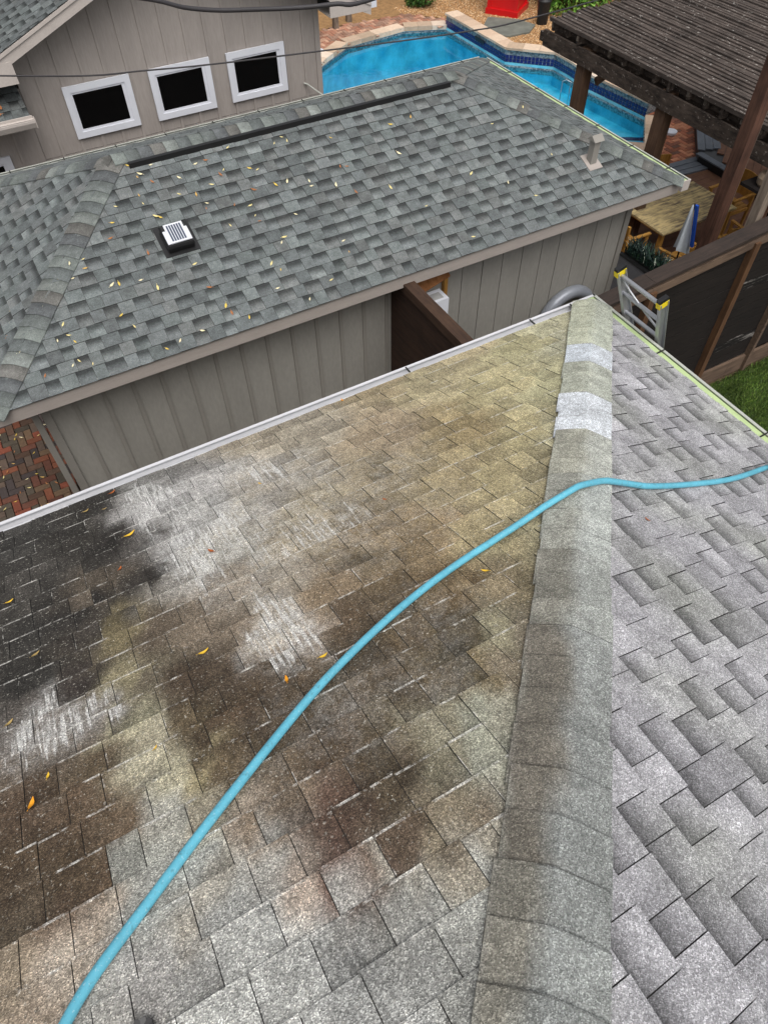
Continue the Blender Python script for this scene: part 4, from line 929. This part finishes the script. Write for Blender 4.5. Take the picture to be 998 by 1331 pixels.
# gutters
gutter(nh, (LX, NC.y, NC.z), (NC.x+.085, NC.y, NC.z), (0,1,0), w=.085, h=.09, mats=(M_gutw, M_gutw), strip=.03, clips=50)
gutter(nh, (NC.x, NC.y-2*NR, NC.z), (NC.x, NC.y+.085, NC.z), (1,0,0), w=.088, h=.09, mats=(M_lip, M_green), strip=.066, clips=.9, clip_w=.008)
for x_ in (3.28, 2.92, 1.9): MB().box((x_, NC.y+.015, NC.z-.003), (x_+.010, NC.y+.075, NC.z+.004)).build('hanger_clip', M_dark, nh)

# ---------------------------------------------------------------- hose
hp = [Vector(p) for p in HOSE]
def catmull(P, n=8):
    P = [P[0] * 2 - P[1]] + P + [P[-1] * 2 - P[-2]]; out = []
    for i in range(1, len(P) - 2):
        for j in range(n):
            t = j / n; a, b, c, d = P[i-1], P[i], P[i+1], P[i+2]
            out.append(0.5 * ((2*b) + (c - a)*t + (2*a - 5*b + 4*c - d)*t*t + (-a + 3*b - 3*c + d)*t*t*t))
    out.append(P[-2]); return out
hr_ = 0.0148
pts = []
def roofz(x, y): return NC.z + NS * max(0, min(NC.x - x, NC.y - y))
for p in catmull(hp, 10):
    on_cap = abs((NC.x - p.x) - (NC.y - p.y)) / 1.414
    lift_ = .044 if on_cap < .14 else (.044 - .032 * min(1, (on_cap - .12) / .2))
    pts.append(Vector((p.x, p.y, roofz(p.x, p.y) + hr_ + lift_ - .003)))
hm = MB(); hm.tube(pts, hr_, 16); ho = hm.build('hose', M_hose, None, smooth=True)
tag(ho, 'sky-blue rubber hose snaking across both slopes of the near roof', 'hose')
bt = empty('dark_boot', (3.17, 1.25, 3.98), 'dark brown rubber boot toe at the far end of the blue hose', 'boot')
bm_ = MB(); b0 = Vector((3.16, 1.245, roofz(3.16, 1.245))); ax = Vector((0.80, -0.58, -0.20)).normalized()
prof = [(0.0,.012),(.012,.034),(.04,.046),(.09,.050),(.16,.048),(.26,.046)]
bm_.tube([b0 + Vector((0,0,.045)) + ax * s_ for s_, r_ in prof], [r_ for s_, r_ in prof], 16)
bm_.build('upper', simple('dark_brown_rubber', C(58,44,42), .7), bt, smooth=True)
bm_ = MB(); bm_.tube([b0 + Vector((0,0,.012)) + ax * s_ for s_, r_ in prof], [r_ * 1.02 for s_, r_ in prof], 16); bm_.build('sole', M_black, bt)

# ---------------------------------------------------------------- leaves on the near roof
LC = {'yellow': C(226,186,60), 'orange': C(176,98,48), 'orangeyellow': C(232,160,40), 'tan': C(170,146,92)}
def leaf_mesh(L, W, curl, col, seed):
    rr = random.Random(seed); mb = MB(); vs = []; n_ = 7
    for i in range(n_):
        t = i / (n_ - 1); w = W * (math.sin(math.pi * min(1, t * 1.02)) ** .75) * (1 - .35 * t) + .0005
        x = (t - .5) * L; z = curl * L * (2 * t - 1) ** 2
        for s_ in (-1, 0, 1): vs.append((x, s_ * w * rr.uniform(.85, 1.1), z + (abs(s_) * W * .35)))
    fs = [(i*3+j, i*3+j+1, (i+1)*3+j+1, (i+1)*3+j) for i in range(n_-1) for j in range(2)]
    b0 = len(vs); vs += [(v[0], v[1], v[2] - .0008) for v in vs[:]]
    fs += [tuple(reversed([i + b0 for i in f])) for f in fs[:]]
    o = len(vs); vs += [(-.5*L, 0, curl*L), (-.72*L, .002, curl*L*1.3), (-.72*L, -.002, curl*L*1.3)]; fs.append((o, o+1, o+2))
    mb.add(vs, fs, col=col); return mb
def place(o, p, nrm, ang):
    nrm = Vector(nrm).normalized(); x = Vector((math.cos(ang), math.sin(ang), 0)); x = (x - nrm * x.dot(nrm)).normalized(); y = nrm.cross(x)
    m = Matrix((x, y, nrm)).transposed().to_4x4(); m.translation = p; o.matrix_world = m
N1 = Vector((0, NS, 1)).normalized(); N2 = Vector((NS, 0, 1)).normalized()
for i, (x, y, z, s_, a, (cname, lb)) in enumerate([(l[0], l[1], l[2], l[3], l[4], (l[5], l[6])) for l in LEAVES]):
    mb = leaf_mesh(s_ * 1.25, s_ * .26, .10 + .1 * random.random(), LC[cname], i); o = mb.build('fallen_leaf', M_leaf)
    place(o, Vector((x, y, z + .010)), N1 if (NC.x - x) > (NC.y - y) else N2, a); tag(o, lb, 'leaf', 'leaves on the near roof')
db = MB()
for k in range(9):
    a = k * .7; c0 = Vector((-.47, .33, roofz(-.47,.33)+.012)); db.bar(c0 + Vector((.012*math.cos(a), .012*math.sin(a), 0)), c0 + Vector((.03*math.cos(a+.5), .022*math.sin(a+.5), .004)), .014, .004)
tag(db.build('dried_leaf_scrap', M_black), 'shrivelled black leaf scrap beside the lower end of the hose', 'debris')

# small fallen leaves on the garage roof and the bricks
protos = []
for k, cn in enumerate([(232,216,150), (240,228,186), (206,168,96), (226,196,90), (168,112,70)]):
    protos.append(leaf_mesh(.052, .0085, .12, C(*cn), 50 + k).mesh('fallen_leaf', M_leaf))
rr = random.Random(21); cnt = 0
while cnt < 125:
    x = rr.uniform(-.6, 6.4) if rr.random() < .3 else rr.uniform(-.7, 3.2); y = rr.uniform(GY0 + .05, GY0 + GW - .1)
    if x < GX0 + (y - GY0) * .93 + .2: 
        pl_, nrm = left, left.N; z = GZ + (x - GX0) * GS
        if x < GX0 + .1: continue
    else: pl_, nrm = front, front.N; z = GZ + (y - GY0) * GS
    if abs(x - 1.43) < .28 and abs(y - 6.95) < .26: continue
    o = link('fallen_leaf', protos[rr.choice([0,0,1,1,2,3,4])]); place(o, Vector((x, y, z + .014)), nrm, rr.uniform(0, 6.28)); s_ = rr.uniform(.6, 1.25); o.scale = (s_, s_ * 1.2, s_)
    tag(o, 'small pale yellow or tan fallen leaf lying on the grey garage shingles', 'leaf', 'leaves scattered over the garage roof'); cnt += 1
for k in range(45):
    o = link('fallen_leaf', protos[rr.choice([0,1,1,2,3,4])]); place(o, Vector((rr.uniform(-1.6, -.6), rr.uniform(6.2, 8.9), .042)), (0,0,1), rr.uniform(0, 6.28)); s_ = rr.uniform(.7, 1.2); o.scale = (s_, s_, s_)
    tag(o, 'small pale leaf lying on the red brick patio under the garage eave', 'leaf', 'leaves on the brick patio')
for k in range(26):
    x = rr.uniform(-.3, .5); y = 11.0 + abs(rr.gauss(0, .22)); o = link('fallen_leaf', protos[rr.choice([2,3,4,4])]); place(o, Vector((x, y, 2.82 + (y - 10.98) * hsl + rr.uniform(0, .03))), (rr.uniform(-.3,.3), -.4, 1), rr.uniform(0, 6.28)); o.scale = (1.6, 2.2, 1.6)
    tag(o, 'brown leaf heaped on the low roof under the gable corner', 'leaf', 'leaves heaped on the low house roof')

# ---------------------------------------------------------------- overhead wires
def wire(name, pts, r, lb):
    m_ = MB(); m_.tube(catmull([Vector(p) for p in pts], 8), r, 8, cap=True); tag(m_.build(name, M_steel, smooth=True), lb, 'wire')
wire('overhead_wire', [(-3.2,7.6,5.25),(.32,5.97,5.0),(1.28,5.55,4.99),(2.34,5.29,4.985),(3.49,5.01,5.0),(4.19,4.94,5.02),(6.5,4.9,5.12)], .0055, 'single thin grey wire crossing the house windows and the pool')
wire('overhead_cable', [(-1.5,6.0,5.85),(.87,5.07,5.62),(1.35,4.6,5.59),(1.64,4.41,5.59),(2.03,4.23,5.6),(2.5,4.2,5.62),(5.0,4.4,5.9)], .012, 'thick dark twisted cable along the top above the gable')
# ================================================================= FENCES, GATE, LADDER
FY = 4.52
fe = empty('board_fence', (6.5, FY, 0), 'tall fence of black-stained horizontal boards with peeling grey streaks and brown posts', 'fence')
zt = lambda x: 2.27 + (x - 5.2) * .085 if x < 8.2 else 2.525
posts = [3.7, 5.72, 6.22 + 1.3, 8.32 + .0, 10.2, 12.2]
posts = [3.70, 5.9, 7.45, 8.45, 10.2, 12.0]
for x in posts:
    m_ = MB(); w_ = .055 if x == 8.45 else .085
    m_.box((x-w_/2, FY-.105, 0.02), (x+w_/2, FY-.018, zt(x)-.10)); m_.build('post', M_post if x != 8.45 else M_rail, fe)
for a, b in zip(posts, posts[1:]):
    nb = 15; z = .30
    for i in range(nb):
        z1 = z + .138; top_ = min(zt(a), zt(b)) - .05
        if z > top_ - .03: break
        z1 = min(z1, top_); j = random.uniform(0, .006)
        far = a > 6.5
        mat = M_fence_w if (far and random.random() < .55) else M_fence
        vs = MB(); vs.box((a+.004, FY-.016-j, z+.002), (b-.004, FY+.006-j, z1-.002)); vs.build('board', mat, fe); z += .142
x_cuts = [3.64, 5.9, 8.1, 10.2, 12.4]
for a, b in zip(x_cuts, x_cuts[1:]):
    m_ = MB(); m_.bar((a+.002, FY+.02, zt(a)), (b-.002, FY+.02, zt(b)), .20, .035); m_.build('cap_board', M_cap_w, fe)
    m_ = MB(); m_.bar((a+.002, FY-.055, zt(a)-.115), (b-.002, FY-.055, zt(b)-.115), .04, .10); m_.build('rail', M_rail, fe)
    MB().box((a+.002, FY-.06, .02), (b-.002, FY-.018, .28)).build('kickboard', M_rail, fe)
# side fence between garage and the board fence
f2 = empty('side_fence', (3.6, 5.4, 0), 'dark brown board fence running from the garage wall beside the small white box', 'fence')
for i in range(15):
    z = .05 + i * .148
    MB().box((3.535, FY+.13, z), (3.56+random.uniform(0,.004), 6.17, z+.144)).build('board', M_fence2, f2)
m_ = MB(); m_.box((3.50, FY+.13, 2.285), (3.64, 6.19, 2.325)); m_.build('cap_board', M_fence2c, f2)
MB().box((3.51, FY+.13, 2.2), (3.533, 6.17, 2.28)).build('rail', M_fence2c, f2)
MB().box((3.563, 6.08, .0), (3.64, 6.165, 2.28)).build('post', M_fence2, f2)
MB().box((3.563, 4.7, .0), (3.64, 4.79, 2.28)).build('post', M_fence2, f2)
# small white box on the garage wall with its wooden flap
wb = empty('wall_unit', (4.2, 6.0, 1.6), 'small white box with a dark grille fixed to the garage wall behind the brown fence', 'wall box')
MB().box((3.98, 5.94, 1.55), (4.20, 6.16, 1.84)).build('casing', M_white, wb)
MB().box((4.201, 5.96, 1.58), (4.209, 6.14, 1.81)).build('grille', M_black, wb)
MB().box((4.02, 5.98, 1.841), (4.15, 6.1, 1.844)).build('top_label', simple('grey_label', C(168,168,166), .6), wb)
wf = empty('wooden_surround', (4.1, 6.1, 1.8), 'raw orange-brown timber surround above the small white wall box', 'wooden surround')
MB().box((3.86, 6.13, 1.62), (3.92, 6.19, 2.06)).build('jamb', M_teak, wf)
MB().box((4.25, 6.13, 1.62), (4.30, 6.19, 2.06)).build('jamb', M_teak, wf)
m_ = MB(); m_.add([(3.87,6.02,1.98),(4.29,6.08,2.04),(4.28,6.185,2.10),(3.87,6.185,2.08),(3.87,6.02,1.96),(4.29,6.08,2.02),(4.28,6.185,2.08),(3.87,6.185,2.06)], [(0,1,2,3),(7,6,5,4),(0,4,5,1),(1,5,6,2),(2,6,7,3),(3,7,4,0)]); m_.build('flap', wood('raw_cedar', C(172,118,74), C(112,70,42), (20,4,20), .8), wf)
# vent duct
vd = empty('vent_duct', (6.4, 6.15, .8), 'curved galvanised duct arching out of the garage wall above the near roof corner', 'duct')
P_ = [(5.90,6.10,.45)]
pts_ = []
for k in range(13):
    a = math.pi * (1.0 - k / 12 * .92); pts_.append((6.36 + .40 * math.cos(a), 6.10, .66 + .40 * math.sin(a)))
m_ = MB(); m_.tube([(5.96,6.10,.2)] + pts_, [.085 + .003 * (k % 2) for k in range(14)], 20); m_.build('elbow', M_duct, vd, smooth=True)
# gate
gt = empty('garden_gate', (7.24, 5.4, 0), 'plain grey gate between the garage corner and the board fence', 'gate')
for i in range(4):
    a = 4.66 + i * .38; MB().box((7.215, a+.001, .06), (7.25, a+.379, 1.33)).build('panel', M_greypaint, gt)
MB().box((7.205, 4.655, 1.331), (7.26, 6.18, 1.36)).build('top_rail', M_black, gt)
hg = empty('wall_bracket', (7.24, 6.25, 1.4), 'black steel bracket bolted to the garage corner by the hanging plants', 'bracket')
MB().box((7.213, 6.205, 1.15), (7.25, 6.255, 1.74)).build('plate', M_black, hg)
MB().box((7.251, 6.21, 1.20), (7.30, 6.25, 1.26)).build('arm', M_black, hg)
for z in (1.2, 1.66):
    m_ = MB(); m_.tube([(7.205, 6.23, z), (7.19, 6.23, z)], .012, 8); m_.build('bolt', M_lip, hg)
pl_ = empty('trough_planter', (7.36, 5.5, 1.3), 'black trough of dark strap-leaved plants hung along the top of the grey gate', 'planter')
MB().box((7.27, 4.72, 1.22), (7.48, 6.16, 1.38)).build('trough', M_black, pl_)
rs = np.random.RandomState(9); vs = []; fs = []; cs = []
cl_ = [C(22,42,38), C(34,60,52), C(18,30,30), C(46,72,50), C(28,48,40)]
for i in range(1500):
    x = rs.uniform(7.27, 7.5); y = rs.uniform(4.72, 6.18); z0 = 1.36; a = rs.uniform(0, 6.28); h = rs.uniform(.10, .33); rr_ = rs.uniform(.02, .14); w = .012
    dx, dy = math.cos(a), math.sin(a); o = len(vs)
    for t in (0, .5, 1):
        px, py, pz = x + dx * rr_ * t * t, y + dy * rr_ * t * t, z0 + h * (t - .35 * t * t); ww = w * (1 - t * .9)
        vs += [(px - dy * ww, py + dx * ww, pz), (px + dy * ww, py - dx * ww, pz)]
    fs += [(o, o+1, o+3, o+2), (o+2, o+3, o+5, o+4)]; k_ = cl_[rs.randint(5)] if rs.rand() > .03 else C(190,196,180); cs += [k_] * 6
m_ = MB(); m_.add(vs, fs, col=cs); m_.build('foliage', M_leafy, pl_)['kind'] = 'stuff'
strip_poly('gate_path', [(4.0,4.7),(9.0,4.7),(9.0,6.15),(4.0,6.15)], -0.016, 0.0, M_concrete)

# ladder
ld_ = empty('ladder', (4.4, 2.7, 0), 'aluminium extension ladder with yellow and black rail caps standing against the near eave', 'ladder')
dv_ = Vector((.28, 0, -.96)); ltop = {}
def lp_(L, y, off=0): return Vector((3.565 + off, y, 3.86)) - dv_ * L
TY = (2.52, 2.93)
for y in TY:
    T_ = .33; a = lp_(T_, y); b = a + dv_ * ((a.z) / .96) + Vector((0, -.12 if y > 2.7 else 0, 0))
    if y > 2.7: b = a + (dv_ + Vector((0, -.22, 0))).normalized() * .75; bfoot = b + dv_ * (b.z / .96)
    m_ = MB(); s_ = 1 if y < 2.5 else -1
    nrm = Vector((.96, 0, .28))
    # channel rail
    m_.bar(a + Vector((0, 0, 0)), b, .010, .066, up=nrm); 
    m_.bar(a + nrm * .030 + Vector((0, s_*.014, 0)), b + nrm * .030 + Vector((0, s_*.014, 0)), .024, .006, up=nrm)
    m_.bar(a - nrm * .030 + Vector((0, s_*.014, 0)), b - nrm * .030 + Vector((0, s_*.014, 0)), .024, .006, up=nrm)
    if y > 2.7:
        m_.bar(b, bfoot, .010, .066, up=nrm); m_.bar(b + nrm * .030, bfoot + nrm * .030, .024, .006, up=nrm); b = bfoot
    rail = m_.build('rail', M_alu, ld_)
    m_ = MB(); m_.bar(a + dv_*.038, a - dv_*.004, .036, .078, up=nrm); m_.build('cap_collar', M_yel, rail)
    m_ = MB(); m_.bar(a - dv_ * .005, a - dv_ * .03, .034, .074, up=nrm); m_.build('cap', M_black, rail)
    m_ = MB(); m_.bar(b - dv_ * .05, b, .04, .08, up=nrm); m_.build('foot', M_black, rail)
k = 0
Lr = [.29, .15, -.01, -.17, -.33] + [-.60 - .28 * i for i in range(11)]
for L in Lr:
    c_ = lp_(L, TY[0]); off_ = min(.165, .22 * (.33 - L)) ; d_ = lp_(L, TY[1] - off_)
    if c_.z < .15: break
    m_ = MB(); m_.tube([c_, d_], .015, 12); m_.build('rung', M_alu, ld_)
m_ = MB(); m_.tube(catmull([lp_(.28, TY[1]) , lp_(.20, TY[1]-.12), lp_(.10, TY[0]+.1), lp_(.06, TY[0])], 5), .008, 8); m_.build('brace', M_alu, ld_)

# ================================================================= DECK, TABLE, CHAIRS
dk = tag(MB().prism([(7.4,6.25),(7.4,9.0),(11.0,9.0),(12.42,8.95),(12.5,6.0),(12.5,4.7),(9.01,4.7),(9.01,6.25)], -0.018, 0.0).build('deck', M_mortar), kind='structure')
y = 4.72
while y < 9.1:
    x0 = 7.42 if y > 6.25 else 9.02
    MB().box((x0, y, 0.001), (12.4, y+.134, .022+random.uniform(0,.002))).build('deck_board', M_deckb, dk); y += .14
gb = tag(MB().prism([(11.0,9.02),(12.55,9.02),(12.9,9.7),(12.2,9.5),(11.0,10.0)], -0.016, 0.0).build('deck_border', M_mortar), kind='structure')
for k_ in range(3):
    m_ = MB(); a = Vector((11.0, 9.2 + k_*.15, .03)); b = Vector((12.55, 9.05 + k_*.17, .03)); m_.bar(a, b, .14, .05); m_.build('deck_board', M_deckg, gb)
# raised platform
pf = empty('raised_platform', (13.0, 9.0, 0), 'raised grey-edged deck platform with a black riser, beyond the dining table', 'deck platform')
cA = Vector((12.32, 9.31, 0)); cB = Vector((12.28, 7.0, 0)); cC = Vector((13.85, 10.95, 0))
d1 = (cB - cA).normalized(); d2 = (cC - cA).normalized()
MB().prism([(cA.x+.02,cA.y),(cB.x+.02,cB.y),(17,7.0),(17,11.5),(cC.x,cC.y)], 0.0, .165).build('riser', M_black, pf, recalc=True)
for k_ in range(3):
    o_ = Vector((.148 * (k_), 0, 0)); m_ = MB(); m_.bar(cA + d2 * .17 + Vector((.09 + .15*k_, -.06*k_, .18)), cC + Vector((.09 + .15*k_, -.06*k_, .18)), .142, .024); m_.build('deck_board', M_deckg, pf)
m_ = MB(); m_.bar(cA + Vector((.06, .06, .182)), cB + Vector((.06, 0, .182)), .15, .024); m_.build('deck_board', M_deckg, pf)
dd2 = Vector((.80, .60, 0)).normalized()
for k_ in range(22):
    p0 = Vector((12.48, 6.6 + k_*.18, .178)); 
    s0 = max(0, 0); p1_ = p0 + dd2 * 3.2
    # clip start against the grey border boards
    if k_ * .18 + 6.6 > 8.7: p0 = p0 + dd2 * ((k_*.18 + 6.6 - 8.7) * 1.3)
    m_ = MB(); m_.bar(p0, p1_, .136, .02); m_.build('deck_board', M_deckb, pf)

# table
tb = empty('dining_table', (9.74, 7.4, 0), 'weathered rectangular teak dining table on the brown deck', 'table')
tx0, tx1, ty0, ty1, tz = 8.93, 10.55, 6.9, 7.9, .74
for i in range(2):
    for j in range(7):
        a = tx0 + .07 + (tx1 - tx0 - .14) * i / 2; b = a + (tx1 - tx0 - .14) / 2; y0 = ty0 + .07 + j * .1229
        MB().box((a+.003, y0+.0015, tz-.024), (b-.003, y0+.1214, tz+random.uniform(-.001,.001))).build('plank', M_table, tb)
for (x0, x1, y0, y1) in ((tx0, tx1, ty0, ty0+.068), (tx0, tx1, ty1-.068, ty1), (tx0, tx0+.068, ty0+.069, ty1-.069), (tx1-.068, tx1, ty0+.069, ty1-.069)):
    MB().box((x0, y0, tz-.03), (x1, y1, tz+.003)).build('edge_board', M_table, tb)
MB().box((tx0+.08, ty0+.08, tz-.10), (tx1-.08, ty1-.08, tz-.031)).build('apron', M_teak, tb)
for x in (tx0+.06, tx1-.13):
    for y in (ty0+.06, ty1-.13): MB().box((x, y, 0.024), (x+.07, y+.07, tz-.032)).build('leg', M_teak, tb)
def chair(loc, rz, label):
    r_ = empty('garden_chair', (0,0,0), label, 'chair', 'teak chairs round the dining table')
    for i in range(6): MB().box((-.24 + i*.081, -.22, .43), (-.24 + i*.081 + .072, .22, .45)).build('seat_slat', M_teak, r_)
    for s_ in (-1, 1):
        MB().box((s_*.26-.02, .20, 0), (s_*.26+.02, .24, .64)).build('leg', M_teak, r_)
        m_ = MB(); m_.bar((s_*.26, -.22, 0), (s_*.26, -.25, .9), .04, .04, up=(0,1,0)); m_.build('leg', M_teak, r_)
        m_ = MB(); m_.bar((s_*.26, -.27, .66), (s_*.27, .26, .65), .055, .022); m_.build('armrest', M_teak, r_)
        MB().box((s_*.26-.015, -.2, .38), (s_*.26+.015, .2, .428)).build('seat_rail', M_teak, r_)
    # curved solid backrest
    m_ = MB(); vs = []; n_ = 9
    for i in range(n_):
        t = i / (n_-1) * 2 - 1; yy = -.245 - .05 * (1 - t*t)
        for z in (.50, .90): 
            for dy in (0, .02): vs.append((t*.245, yy + dy - (z-.5)*.06, z + .02*(1-t*t)))
    fs = []
    for i in range(n_-1):
        a = i*4; b = a+4; fs += [(a, b, b+2, a+2), (a+1, a+3, b+3, b+1), (a+2, b+2, b+3, a+3), (a, a+1, b+1, b)]
    fs += [(0,2,3,1), (4*n_-4, 4*n_-3, 4*n_-1, 4*n_-2)]
    m_.add(vs, fs); m_.build('backrest', M_teak, r_, recalc=True)
    r_.location = loc; r_.rotation_euler = (0,0,rz); return r_
c0 = chair((8.62, 7.38, .024), -math.pi/2, 'teak chair at the garage end of the table, its curved back to the garage')
def more(loc, rz, lb):
    c = copy_tree(c0); c.location = loc; c.rotation_euler = (0,0,rz); c['label'] = lb
more((9.0, 6.5, .024), .12, 'teak armchair on the fence side of the table behind the blue-edged cloth')
more((10.0, 6.5, .024), -.1, 'teak armchair on the fence side of the table, partly behind the red-brown post')
more((9.35, 8.3, .024), math.pi, 'teak armchair on the pool side of the table nearest the roof gutter corner')
more((10.35, 8.3, .024), math.pi + .1, 'teak armchair on the pool side of the table, just left of the red-brown post')
more((11.0, 7.4, .024), math.pi/2, 'teak armchair at the far end of the table, right of the red-brown post')
# cloth with a blue edge on a stake
cl = empty('striped_cloth', (8.75, 6.25, 0), 'white cloth with a bright blue edge hanging furled by the near side of the table', 'cloth')
m_ = MB(); vs = []; n_ = 12; R0 = [(1.66, .012), (1.45, .05), (1.25, .09), (1.05, .125), (.92, .15)]
for z, r_ in R0:
    for j in range(n_):
        a = 2*math.pi*j/n_; q = r_ * (1 + .35 * math.cos(3*a + 1)) ; lean = (1.66 - z) * .10; vs.append((8.52 + lean + q*math.cos(a)*1.0 , 6.25 + q*math.sin(a)*.5, z - .06*math.cos(a)*(1.66-z)*2.0))
fs = [(i*n_+j, i*n_+(j+1)%n_, (i+1)*n_+(j+1)%n_, (i+1)*n_+j) for i in range(len(R0)-1) for j in range(n_)] + [tuple(range(n_))]
m_.add(vs, fs); m_.build('drape', simple('white_cotton', C(196,204,210), .9, .1, 9, fine=.05), cl, smooth=True, recalc=True)
m_ = MB(); m_.bar((8.53, 6.19, 1.68), (8.70, 6.16, 1.0), .03, .05, up=(0,1,0)); m_.build('blue_hem', simple('blue_hem', C(40,92,200), .7), cl)
m_ = MB(); m_.tube([(8.62, 6.27, .024), (8.56, 6.25, 1.66)], .012, 8); m_.build('pole', M_black, cl)

# ================================================================= PERGOLA
pg = empty('pergola', (11.0, 8.0, 0), 'dark weathered timber pergola with close-set roof slats over the table', 'pergola')
for i in range(62):
    x = 9.03 + i * .098; 
    MB().box((x-.030, 4.0 + random.uniform(-.02,.02), 2.70 + random.uniform(-.008,.004)), (x+.030, 10.48 + random.uniform(-.06,.06), 2.745 + random.uniform(-.008,.014))).build('slat', M_perg, pg)
yy = 4.3; 
while yy < 10.5:
    m_ = MB(); m_.box((9.05+random.uniform(-.05,.03), yy-.024, 2.56), (15.0, yy+.024, 2.698)); rf_ = m_.build('rafter', M_beam, pg)
    if random.random() < .6: xa = m_.v[0][0]; MB().box((xa-.012, yy-.022, 2.575+random.uniform(0,.05)), (xa-.001, yy+.022, 2.675)).build('end_grain', M_endgrain, rf_)
    yy += .34
MB().box((9.16, 3.95, 2.545), (9.20, 10.5, 2.69)).build('blocking', M_beam, pg)
for x in (9.04, 9.27): MB().box((x-.022, 3.9, 2.30), (x+.022, 10.6, 2.538)).build('beam', M_beam, pg)
for x in (14.3,): MB().box((x-.022, 3.9, 2.30), (x+.022, 10.6, 2.538)).build('beam', M_beam, pg)
MB().box((8.55, 9.62, 2.16), (9.08, 9.69, 2.298)).build('beam', M_beam, pg) if False else None
for (x, y) in ((9.155, 9.62), (9.155, 7.76), (14.3, 9.55), (14.3, 6.0)):
    MB().box((x-.09, y-.10, 0), (x+.09, y+.10, 2.299 if x > 10 else 2.52)).build('post', M_ppost, pg)
m_ = MB(); m_.bar((9.30, 9.45, 2.05), (10.3, 9.45, 2.46), .06, .12); m_.build('brace', M_rail, pg)
m_ = MB(); m_.bar((9.05, 9.80, 2.42), (9.05, 10.7, 2.42), .05, .14); m_.build('beam', M_beam, pg)
rp_ = empty('tall_post', (8.6, 5.76, 0), 'tall red-brown timber post rising past the pergola edge at the right', 'post')
MB().box((8.44, 5.74, 0.03), (8.61, 5.91, 4.6)).build('shaft', M_redpost, rp_)
MB().box((8.611, 5.75, 0.03), (8.63, 5.9, 4.6)).build('cladding', M_greypost, rp_)
gp_ = MB(); gp_.bar((7.70, 4.74, 0), (7.66, 4.74, 3.3), .11, .11, up=(0,1,0)); tag(gp_.build('bleached_post', M_greypost), 'pale bleached post just behind the board fence at the right edge', 'post')
# dark shelf with pot
sh = empty('wall_shelf', (9.4, 6.3, 1.6), 'dark shelf between the tall post and the right edge', 'shelf')
MB().box((8.95, 5.55, 1.98), (9.9, 5.95, 2.02)).build('board', M_fence, sh)
MB().box((8.98, 5.58, 0.03), (9.02, 5.62, 1.98)).build('leg', M_fence, sh)
MB().box((9.84, 5.88, 0.03), (9.88, 5.92, 1.98)).build('leg', M_fence, sh)
m_ = MB(); m_.tube([(9.12,5.72,2.021),(9.12,5.72,2.06),(9.12,5.72,2.14),(9.12,5.72,2.2)], [.07,.10,.11,.085], 18)
tag(m_.build('stone_pot', simple('brown_stoneware', C(132,116,98), .8, .2, 8)), 'brown stone pot on the dark shelf behind the tall post', 'pot')
